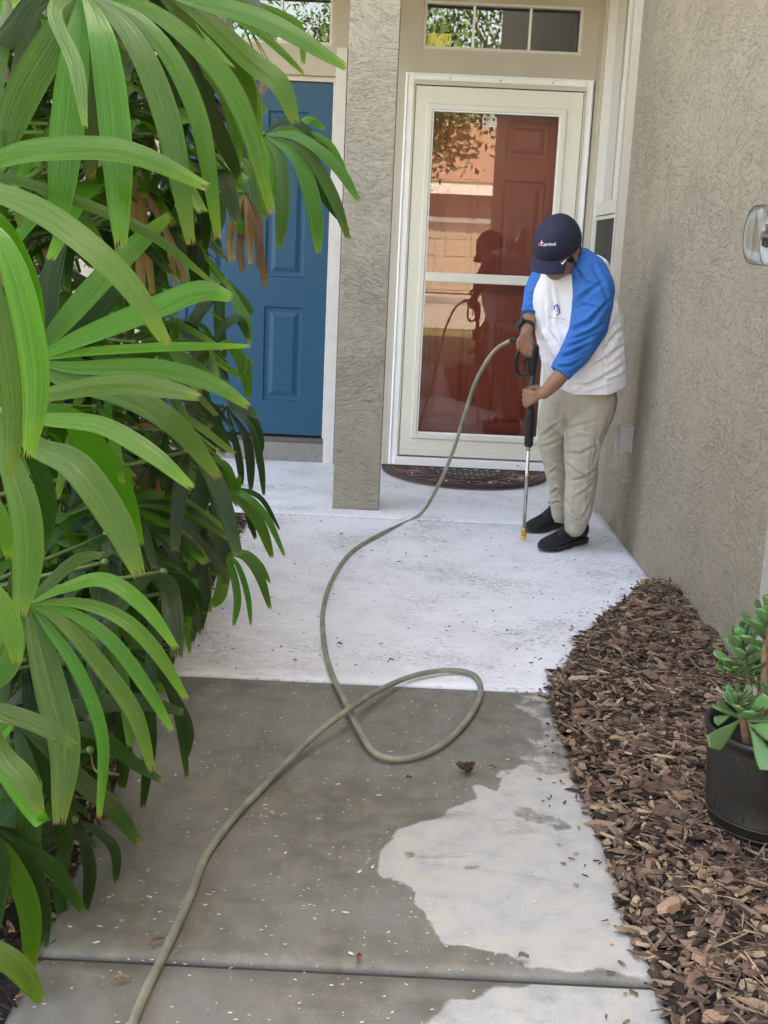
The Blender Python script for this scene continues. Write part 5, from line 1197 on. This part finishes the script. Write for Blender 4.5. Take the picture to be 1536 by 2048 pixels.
# far arm (his right)
FE = [(1080, 565, 5.12, 20), (1068, 600, 5.10, 17), (1060, 630, 5.02, 15), (1056, 650, 4.96, 13), (1052, 668, 4.91, 12)]
blobs(sk_, FE)
GT = aY(1068, 690, 4.86); GB = aZ(1047, 1078, .012)
def GA(py):
    lo, hi = -.3, 1.2
    for _ in range(40):
        m_ = (lo+hi)/2
        if pr(GT.lerp(GB, m_))[1] < py: lo = m_
        else: hi = m_
    return GT.lerp(GB, lo)
gd = (GB-GT).normalized(); gr = RT-gd*RT.dot(gd); gr.normalize(); gb = gd.cross(gr)
if gb.dot(FW) < 0: gb = -gb      # gr screen right, gb away from the camera
def G(py, r=0, b=0): return GA(py)+gr*r+gb*b
def chain3(mb, pts, rads, dens=.45):
    for (a, ra), (b_, rb) in zip(list(zip(pts, rads))[:-1], list(zip(pts, rads))[1:]):
        n = max(1, int((b_-a).length/(min(ra, rb)*dens)+.5))
        for i in range(n+1):
            t = i/n; r = ra+(rb-ra)*t; mb.ell(a.lerp(b_, t), r, r, r, nu=10, nv=7)
# near hand: back of the hand towards the viewer, four fingers stacked along the tube, curling behind it
tR = .0135
for k, (py, ln_) in enumerate(((779, 1.0), (788, 1.08), (797.5, 1.03), (806, .88))):
    r_ = .0092-.0006*(k == 3)
    K = G(py+1, -.020, -.020); M1 = G(py+1.5, -tR-.016*ln_, -.002); M2 = G(py+1.5, -tR*.7, tR+.010); M3 = G(py+1, .010*ln_, tR+.008)
    chain3(sk_, [K, M1, M2, M3], [r_*1.12, r_, r_*.92, r_*.82])
    wr = aY(1084, 788, 4.80)
    chain3(sk_, [K, K.lerp(wr, .5)+gb*-.003, wr], [.0112, .0125, .0145])
chain3(sk_, [aY(1086, 782, 4.81), G(774, .020, -.004), G(772, .004, -.016), G(775, -.012, -.019)], [.0135, .012, .0098, .0085])
# far hand on the grip
ga_, gb_ = aY(1069, 703, 4.87), aY(1030, 679, 4.87)
wr = aY(1052, 668, 4.91)
for k in range(4):
    t = .18+.21*k; c = gb_.lerp(ga_, t); ln_ = (.9, 1.05, 1.08, .95)[k]
    K = c+Vector((-.002, -.026, .004)); M1 = c+Vector((-.002, -.024, -.018*ln_)); M2 = c+Vector((.001, -.006, -.031*ln_)); M3 = c+Vector((.003, .014, -.024))
    chain3(sk_, [K, M1, M2, M3], [.0104, .0092, .0085, .0078]); chain3(sk_, [K, K.lerp(wr, .55)+Vector((0, -.004, .004)), wr], [.0110, .0125, .0145])
chain3(sk_, [wr+Vector((.008, .01, -.004)), aY(1062, 683, 4.90), aY(1068, 692, 4.895), aY(1072, 700, 4.885)], [.0125, .0115, .010, .0085])
body = remesh('body', sk_, .0042, 3, MT['skin'], pe)
# eyes (under the brim), hair, stubble
for s_ in (-1, 1):
    e = MB().ell(HP(.031*s_, .072, -.004), .012, .010, .009, AX); build('eye', e, simple('eye_dark', (.05, .03, .025), .2), pe, True)
hm = MB(); hm.ell(HP(0, -.022, -.012), .0795, .086, .062, AX, 24, 16)
build('hair', hm, simple('hair_black', (.012, .010, .010), .6, bstr=.8, bscale=300, bdist=.004), pe, True)
# --- cap
CC_ = HP(0, -.004, .030); cr_, cf_, cu_ = .0895, .112, .112
def dome(a, e, k=1.0): return CC_+hl*(cr_*k*math.sin(a)*math.cos(e))+hf*(cf_*k*math.cos(a)*math.cos(e))+hu*(cu_*k*math.sin(e))
cap = MB(); V = []; na, ne = 48, 16
for j in range(ne+1):
    e = -.16+(math.pi/2+.16)*j/ne
    for k in range(na):
        a = 2*math.pi*k/na; dip = 1-.010*math.exp(-((((a*6/(2*math.pi))+.5) % 1-.5)/.05)**2); V.append(dome(a, e, dip*(1+.006*math.sin(a*3+e*5))))
cap.add(V, [(j*na+k, j*na+(k+1) % na, (j+1)*na+(k+1) % na, (j+1)*na+k) for j in range(ne) for k in range(na)])
capo = build('cap', cap, MT['navy'], pe, True)
cb = MB().ell(dome(0, math.pi/2, 1.0), .007, .007, .004, AX); build('button', cb, MT['navy'], capo, True)
# brim
bm_ = MB(); V = []; nb = 22; nr_ = 8
for sgn, dz in ((0, 0.0), (1, -.0035)):
    for j in range(nr_+1):
        t = j/nr_
        for k in range(nb+1):
            a = -.86+1.90*k/nb
            base = dome(a, -.13, 1.005)
            ext = .070*math.cos(a*.98)**.38*t
            p = base+(hf*.97-hu*.14+hl*.22).normalized()*ext - hu*(.030*(a/1.02)**2*(.35+.65*t)) + hu*dz
            V.append(p)
o_ = (nr_+1)*(nb+1)
Fs = []
for s_ in range(2):
    for j in range(nr_):
        for k in range(nb): b_ = s_*o_+j*(nb+1)+k; Fs.append((b_, b_+1, b_+nb+2, b_+nb+1))
for k in range(nb): b_ = nr_*(nb+1)+k; Fs.append((b_, b_+1, o_+b_+1, o_+b_))
for j in range(nr_):
    for k in (0, nb): b_ = j*(nb+1)+k; Fs.append((b_, b_+nb+1, o_+b_+nb+1, o_+b_))
bm_.add(V, Fs); brim = build('brim', bm_, MT['navy'], capo, True)
for j in (3, 5, 7):
    pass
# --- shirt (torso) --------------------------------------------------------
ts = MB()
blobs(ts, [(1150, 536, 4.99, 44, .95), (1146, 560, 4.99, 66, .85), (1150, 600, 5.00, 83, .82), (1158, 650, 5.01, 87, .85), (1167, 700, 5.02, 86, .88), (1176, 745, 5.03, 79, .9), (1183, 768, 5.03, 70, .95)], dens=.22, nu=24, nv=14)
ts.ell(aY(1140, 535, 4.96), .062, .055, .045)
ts.ell(aY(1188, 540, 5.00), .062, .08, .06)
CRS = [([(1072, 585), (1078, 655), (1108, 725)], .007, 5), ([(1086, 600), (1092, 655), (1126, 716)], .007, 5), ([(1100, 640), (1116, 688), (1134, 718)], .006, 4.5), ([(1080, 670), (1096, 725), (1112, 765)], .007, 5), ([(1100, 570), (1106, 610), (1104, 640)], .005, 5),
       ([(1160, 778), (1205, 756), (1252, 728)], .007, 5), ([(1172, 742), (1215, 716), (1250, 690)], .006, 5), ([(1205, 655), (1222, 628), (1236, 590)], .006, 5), ([(1140, 772), (1190, 768), (1245, 752)], .005, 4), ([(1185, 715), (1215, 690), (1248, 655)], .005, 5),
       ([(1208, 640), (1210, 700), (1208, 780)], .0025, 2.5), ([(1120, 720), (1150, 745), (1180, 750)], .005, 5)]
CRS = [(a, b*1.6, c*.9) for a, b, c in CRS]
cf = creases(CRS, .009, 9, 3)
def hem(co, nr):
    co = cf(co, nr); px, py = prn(co)
    # straight-ish hem: flatten everything below the hem line up to it
    hy = np.interp(px, [1100, 1112, 1150, 1215, 1240, 1256], [762, 774, 790, 790, 780, 770])
    sc2 = co[:, 1]/F; d = py-hy; co[:, 2] += np.where(d > 0, d*sc2*1.0, 0)
    return co
shirt = remesh('shirt', ts, .0055, 4, MT['shirt'], pe, hem)
shirt['label'] = 'white shirt body with raglan seams'
s1 = MB()
blobs(s1, [(1163, 516, 4.93, 21), (1178, 545, 4.90, 37), (1187, 585, 4.875, 41), (1186, 615, 4.86, 40), (1179, 648, 4.845, 38), (1163, 688, 4.83, 33.5), (1143, 717, 4.82, 28), (1124, 742, 4.81, 23.5)], dens=.2, nu=20, nv=12)
CS1 = [([(1138, 662), (1178, 645), (1218, 602)], .008, 4.5), ([(1136, 682), (1175, 668), (1206, 648)], .007, 4), ([(1136, 640), (1162, 596), (1205, 565)], .006, 5), ([(1130, 695), (1160, 684), (1192, 668)], .007, 4), ([(1118, 716), (1146, 706), (1176, 690)], .007, 4),
       ([(1110, 734), (1140, 732), (1164, 720)], .006, 3.5), ([(1148, 535), (1170, 565), (1195, 575)], .005, 5), ([(1144, 620), (1170, 610), (1200, 620)], .004, 4), ([(1180, 520), (1200, 560), (1216, 600)], .004, 5)]
CS1 = [(a, b*1.35, c*.9) for a, b, c in CS1]
cs1 = creases(CS1, .007, 12, 5)
def cuff1(co, nr):
    co = cs1(co, nr); a = np.array(aY(1124, 742, 4.81)); b_ = np.array(aY(1143, 717, 4.82)); dv = (a-b_)/np.linalg.norm(a-b_)
    s_ = (co-a)@dv-.012; return co-np.where(s_ > 0, s_, 0)[:, None]*dv[None]*.97
sleeve = remesh('sleeve', s1, .0048, 3, MT['sleeve'], shirt, cuff1)
s2 = MB(); blobs(s2, [(1100, 530, 5.07, 20), (1086, 553, 5.10, 25), (1071, 585, 5.09, 23), (1064, 610, 5.04, 19.5), (1059, 628, 5.0, 16.5)], dens=.2)
cs2 = creases([([(1048, 618), (1060, 614), (1072, 618)], .005, 3), ([(1050, 605), (1062, 600), (1074, 606)], .005, 3), ([(1054, 590), (1066, 586), (1078, 592)], .005, 3)], .004, 14, 2)
def cuff2(co, nr):
    co = cs2(co, nr); a = np.array(aY(1059, 628, 5.0)); b_ = np.array(aY(1064, 610, 5.04)); dv = (a-b_)/np.linalg.norm(a-b_)
    s_ = (co-a)@dv-.008; return co-np.where(s_ > 0, s_, 0)[:, None]*dv[None]*.97
remesh('sleeve', s2, .0048, 3, MT['sleeve'], shirt, cuff2)
# --- trousers
tr_ = MB()
blobs(tr_, [(1165, 772, 5.04, 68, .85), (1163, 800, 5.05, 72, .88), (1160, 818, 5.06, 70, .88)], dens=.2, nu=20, nv=12)
tr_.ell(aY(1196, 812, 5.10), .075, .095, .085)
blobs(tr_, [(1180, 818, 5.02, 50), (1172, 850, 5.00, 45), (1166, 885, 4.98, 38.5), (1162, 915, 4.975, 35.5), (1163, 950, 4.98, 34), (1160, 985, 4.985, 32), (1157, 1015, 4.99, 29.5), (1152, 1042, 5.0, 24), (1150, 1056, 5.0, 21.5)], dens=.22)
blobs(tr_, [(1122, 815, 5.10, 40), (1108, 848, 5.12, 35), (1104, 880, 5.12, 30), (1110, 915, 5.14, 27), (1117, 950, 5.17, 24.5), (1121, 985, 5.2, 23), (1122, 1012, 5.22, 20.5), (1122, 1028, 5.22, 18)], dens=.22)
CT = [([(1130, 905), (1160, 908), (1196, 890)], .006, 4), ([(1128, 925), (1152, 945), (1178, 956)], .008, 4.5), ([(1140, 962), (1170, 955), (1196, 938)], .007, 4), ([(1130, 998), (1146, 1022), (1162, 1042)], .008, 4), ([(1150, 995), (1172, 982), (1192, 965)], .006, 4),
      ([(1162, 1040), (1174, 1022), (1184, 1000)], .006, 3.5), ([(1132, 858), (1160, 850), (1200, 840)], .004, 4), ([(1128, 826), (1132, 850), (1131, 880)], .010, 5), ([(1090, 908), (1108, 922), (1126, 926)], .006, 4), ([(1080, 876), (1102, 858), (1124, 842)], .007, 4),
      ([(1100, 990), (1114, 978), (1130, 992)], .007, 3.5), ([(1096, 950), (1112, 938), (1130, 948)], .006, 4), ([(1100, 1010), (1114, 1004), (1128, 1010)], .006, 3), ([(1084, 895), (1106, 888), (1122, 880)], .005, 4),
      ([(1194, 792), (1182, 900), (1176, 960), (1172, 1040)], .0022, 1.8), ([(1136, 1030), (1150, 1040), (1168, 1046)], .005, 3), ([(1120, 800), (1118, 830), (1106, 850)], .005, 5), ([(1190, 880), (1196, 900), (1186, 925)], .006, 4), ([(1138, 880), (1160, 872), (1185, 876)], .004, 4)]
CT = [(a, b*.95, c*.85) for a, b, c in CT]
ctf = creases(CT, .006, 12, 8)
def tpost(co, nr):
    co = ctf(co, nr); px, py = prn(co)
    zc = np.where(co[:, 1]+0*px < 5.11, aZ(1152, 1058, .0).z+.058, .070)
    low = co[:, 2] < zc; co[:, 2] = np.where(low, zc+(co[:, 2]-zc)*.12, co[:, 2]); return co
trou = remesh('trousers', tr_, .005, 3, MT['khaki'], pe, tpost)
# stitching down the outseam
# --- shoes
def shoe(heel, toe, name='shoe'):
    h_, t_ = Vector(heel), Vector(toe); X = (t_-h_); L = X.length; X.normalize(); Y = Vector((-X.y, X.x, 0)); Z = Vector((0, 0, 1))
    z0 = .004
    secs = [(0.0, .022, .030, .085), (.03, .031, .022, .106), (.09, .034, .020, .112), (.2, .035, .018, .110), (.32, .036, .018, .106), (.42, .038, .018, .088), (.55, .042, .018, .072), (.68, .046, .018, .060), (.80, .046, .018, .052), (.90, .040, .018, .044), (.97, .026, .018, .034), (1.0, .010, .020, .026)]
    V = []; n = 18
    for t, hw, zl, zh in secs:
        for k in range(n):
            a = 2*math.pi*k/n; c_, s_ = math.cos(a), math.sin(a)
            w_ = hw*(abs(c_)**.75)*(1 if c_ > 0 else -1)*(1-.22*max(0, s_)*(1 if t < .5 else .5)); zc = (zl+zh)/2; zz = zc+(zh-zl)/2*(abs(s_)**.8)*(1 if s_ > 0 else -1)
            V.append(h_+X*(t*L*.985+.002)+Y*(w_+.004*math.sin(t*3))+Z*(z0+zz))
    m_ = len(secs); Fs = [(i*n+k, i*n+(k+1) % n, (i+1)*n+(k+1) % n, (i+1)*n+k) for i in range(m_-1) for k in range(n)]+[tuple(range(n)), tuple((m_-1)*n+k for k in range(n))]
    so_ = build(name, MB().add(V, Fs), MT['shoe'], pe, True); so_.modifiers.new('sub', 'SUBSURF').render_levels = 2
    V = []; out = [(0, .016), (.02, .026), (.1, .034), (.3, .034), (.5, .037), (.7, .046), (.85, .044), (.95, .030), (1.0, .010)]
    loop = [(t, w_) for t, w_ in out]+[(t, -w_) for t, w_ in reversed(out)]
    for dz, g_ in ((0, -.002), (.006, .0), (.020, .001), (.024, -.002)): V += [h_+X*(t*(L+g_)-.003)+Y*(w_+(g_ if w_ > 0 else -g_))+Z*(z0+dz+.008*max(0, t-.8)/.2) for t, w_ in loop]
    n = len(loop); Fs = [(j*n+k, j*n+(k+1) % n, (j+1)*n+(k+1) % n, (j+1)*n+k) for j in range(3) for k in range(n)]+[tuple(range(n)), tuple(3*n+k for k in range(n))]
    build('sole', MB().add(V, Fs), MT['rubber'], so_, False)
    lc = MB()
    for i in range(6):
        t = .36+.055*i; zt = float(np.interp(t, [s[0] for s in secs], [s[3] for s in secs]))+z0+.002
        for sg in (-1, 1): lc.tube(cr([h_+X*t*L+Y*.022*sg+Z*(zt-.008), h_+X*(t+.02)*L+Z*(zt+.004), h_+X*(t+.045)*L-Y*.022*sg+Z*(zt-.012)], 7), .0028, 5)
    b_ = h_+X*.34*L+Z*(z0+.104)
    for sg in (-1, 1): lc.tube(cr([b_, b_+Y*.02*sg+Z*.012, b_+Y*.032*sg+Z*.002+X*.01, b_+Y*.01*sg+X*.006], 10), .0022, 5)
    build('laces', lc, simple('lace_black', (.035, .035, .037), .7), so_, True)
    pt = MB(); pt.tube(cr([h_-X*.004+Z*(z0+.085), h_-X*.008+Z*(z0+.11), h_+X*.004+Z*(z0+.124)], 6), [.008, .009, .010, .009, .008, .006], 8); build('heel_tab', pt, MT['shoe'], so_, True)
def g2(px, py): p = aZ(px, py, .003); return (p.x, p.y, .003)
shoe(g2(1168, 1084), g2(1080, 1105)); shoe(g2(1134, 1046), g2(1054, 1068))
# socks/ankles
for (px, py, Y, r_) in ((1150, 1062, 5.0, 15), (1122, 1032, 5.22, 13)):
    a_ = aY(px, py, Y); build('sock', MB().tube([(a_.x, a_.y, .07), (a_.x, a_.y, .16)], r_*Y/F, 14), MT['khaki'], pe, True)
# --- watch
wc_ = aY(1054, 655, 4.95); wt = MB(); wa = (aY(1052, 668, 4.91)-aY(1058, 636, 5.0)).normalized()
wl_ = MB(); s_ax = (RT-wa*RT.dot(wa)).normalized(); d_ax = wa.cross(s_ax)
V = []
for k in range(28):
    a = 2*math.pi*k/28
    for (rr, h_) in ((.0300, -.010), (.0325, -.010), (.0325, .010), (.0300, .010)): V.append(wc_+s_ax*(rr*math.cos(a))+d_ax*(rr*math.sin(a))+wa*h_)
wl_.add(V, [(4*k+j, 4*((k+1) % 28)+j, 4*((k+1) % 28)+(j+1) % 4, 4*k+(j+1) % 4) for k in range(28) for j in range(4)])
wo = build('watch', wl_, MT['rubber'], pe, True)
wn2 = (-RT*.80-FW*.6); wn2 = (wn2-wa*wn2.dot(wa)).normalized()
build('watch_case', MB().lathe(wc_+wn2*.030, [(.001, 0), (.023, 0), (.025, .003), (.025, .010), (.0225, .0135), (.0205, .013), (.001, .013)], 28, axis=wn2), MT['black_plastic'], wo, True)
# --- decals projected onto the cloth (geometry hugging the surface)
from mathutils.bvhtree import BVHTree
def bvh(o):
    off = wloc(o.parent) if o.parent else Vector((0, 0, 0))
    return BVHTree.FromPolygons([v.co+off for v in o.data.vertices], [tuple(p.vertices) for p in o.data.polygons])
def decal(name, target, mat, polys, parent, lift=.0012):
    t = bvh(target); mb = MB()
    for poly in polys:
        vs_ = []
        for x, y in poly:
            d = ray(x, y).normalized(); h_, n_, _, _ = t.ray_cast(CP, d)
            if h_ is None: h_ = t.find_nearest(aY(x, y, 4.80))[0]
            if h_ is None: break
            vs_.append(h_-d*lift)
        else: mb.add(vs_, [tuple(range(len(vs_)))])
    if mb.f: return build(name, mb, mat, parent)
def text_polys(s, x0, y0, w_, ang=0.0, bold=.0):
    cu = bpy.data.curves.new('t', 'FONT'); cu.body = s; cu.resolution_u = 2; cu.offset = bold; o = bpy.data.objects.new('t', cu); COL.objects.link(o)
    dg = bpy.context.evaluated_depsgraph_get(); dg.update(); me = bpy.data.meshes.new_from_object(o.evaluated_get(dg)); bpy.data.objects.remove(o)
    xs_ = [v.co.x for v in me.vertices]; k = w_/(max(xs_)-min(xs_)); mx = min(xs_); ca, sa = math.cos(ang), math.sin(ang)
    P = [((v.co.x-mx)*k, -v.co.y*k*1.05) for v in me.vertices]; P = [(x0+a*ca-b_*sa, y0+a*sa+b_*ca) for a, b_ in P]
    return [[P[i] for i in p.vertices] for p in me.polygons]
MTw = simple('thread_white', (.8, .8, .8), .7); MTr = simple('thread_red', (.62, .04, .07), .7); MTb = simple('print_blue', (.02, .08, .35), .7); MTg = simple('print_grey', (.25, .28, .36), .7)
decal('lettering', capo, MTw, text_polys('Carnival', 1081.5, 492, 30, -.03, .012), capo)
decal('funnel_emblem', capo, MTr, [[(1074, 492.5), (1078, 487), (1082.5, 481.5), (1083, 481), (1081.5, 486), (1081, 491.5)], [(1078.5, 485.5), (1083.5, 480.5), (1084, 482), (1082, 486)]], capo)
decal('funnel_tip', capo, MTw, [[(1081.6, 486), (1083.2, 481.8), (1085, 480.6), (1083.4, 485.5)]], capo, .0018)
decal('swoosh_mark', brim, MTw, [[(x-3.5, y+2) for x, y in [(1132.8, 511), (1131.6, 524), (1129.2, 527), (1126.2, 525.2), (1125.2, 521.8), (1127.4, 523.4), (1129.2, 523.2), (1130.6, 520)]]], capo, .0016)
def arc(cx, cy, r0_, r1_, a0, a1, n=8):
    A = np.linspace(a0, a1, n); return [[(cx+r0_*math.cos(a), cy+r0_*1.5*math.sin(a)), (cx+r1_*math.cos(a), cy+r1_*1.5*math.sin(a)), (cx+r1_*math.cos(b_), cy+r1_*1.5*math.sin(b_)), (cx+r0_*math.cos(b_), cy+r0_*1.5*math.sin(b_))] for a, b_ in zip(A[:-1], A[1:])]
decal('chest_emblem', shirt, MTb, arc(1113, 617, 3.6, 6.0, -3.4, -.2)+[[(1117, 615), (1120, 616), (1121, 628), (1118, 627)], [(1113, 611), (1114.6, 611), (1116, 625), (1114, 624)], [(1108, 617), (1110, 617), (1112, 624), (1110, 624)]]+arc(1114, 622, 4.5, 6, .3, 1.8, 5), shirt)
pp = []
for k in range(9): x = 1102+k*3.4; y = 632+k*.9+1.5*math.sin(k*.7); pp += [[(x, y), (x+1.6, y+.3), (x+1.4, y+2.6), (x-.1, y+2.2)]]
for k in range(7): x = 1108+k*2.8; y = 640+k*.9; pp += [[(x, y), (x+1.6, y+.4), (x+1.5, y+1.6), (x, y+1.2)]]
decal('chest_print', shirt, MTg, pp, shirt)
# stitches on the trousers
st2 = []
for k in range(60):
    t = k/59; x = float(np.interp(t, [0, .45, .7, 1], [1195, 1183, 1176, 1170])); y = 795+t*245; st2.append([(x-1.1, y), (x+1.1, y+.2), (x+1.0, y+1.3), (x-1.0, y+1.1)])
so2 = decal('outseam_stitching', trou, simple('thread_tan', (.25, .225, .18), .8), st2, trou)
if so2: so2['kind'] = 'stuff'
# ================================================================== PRESSURE WASHER WAND
wd_ = thing('pressure_washer_wand', 'black pressure washer gun with a steel lance and yellow nozzle in his hands', 'pressure washer', tuple(GB))
def gtube(name, prof, m, n=18, par=None):
    pts = [GA(p[0]) for p in prof]; return build(name, MB().tube(pts, [p[1]*5/F for p in prof], n), m, par or wd_, True)
gtube('gun_body', [(688, 4), (690, 8.5), (694, 10.5), (705, 11.2), (718, 11), (730, 10), (740, 9), (746, 8.2), (748, 7)], MT['black_plastic'])
gtube('extension_tube', [(748, 6.6), (815, 6.4)], MT['black_plastic'])
gr_ = [(815, 6), (818, 7.4)]
y = 820
while y < 880: k_ = 1+.12*math.sin((y-820)/60*3.1); gr_ += [(y, 8.0*k_), (y+1.6, 9.1*k_), (y+3, 9.1*k_), (y+4.4, 8.0*k_)]; y += 5.6
gr_ += [(884, 9.2), (889, 9.0), (892, 7.5), (893, 4)]
gtube('foregrip', gr_, MT['rubber'])
gtube('collar', [(892.5, 5.5), (895, 5.5), (897, 4.2), (900, 4.0)], MT['brass'])
gtube('lance', [(899, 3.6), (1058, 3.6)], MT['steel'])
gtube('coupler', [(1055, 4.3), (1058, 5.6), (1061, 5.6), (1062, 4.6), (1064, 6.0), (1068, 6.0), (1069, 5), (1071, 4.6)], MT['brass'])
gtube('nozzle', [(1070, 4.6), (1072, 6.3), (1076.5, 6.3), (1077.5, 5)], simple('nozzle_yellow', (.75, .42, .05), .4))
build('grip', MB().tube(cr([aY(1067, 700, 4.868), aY(1050, 690, 4.87), aY(1034, 681, 4.87)], 10), [.020, .017, .0155, .015, .015, .0145, .014, .0135, .013, .012], 14), MT['black_plastic'], wd_, True)
build('hose_fitting', MB().tube([aY(1040, 684, 4.87), aY(1031, 679, 4.862), aY(1019, 680, 4.864)], [.011, .0105, .0098], 12), MT['rubber'], wd_, True)
gl_ = [G(742, -.014, -.004), G(749, -.034, -.006), G(747, -.056, -.006), G(736, -.068, -.005), G(722, -.070, -.004), G(706, -.064, -.002), G(698, -.050, 0)]
build('trigger_guard', MB().tube(cr(gl_, 24), .0072, 8), MT['black_plastic'], wd_, True)
build('trigger', MB().tube(cr([G(712, -.016), G(720, -.032), G(730, -.034)], 8), .0055, 7), MT['black_plastic'], wd_, True)
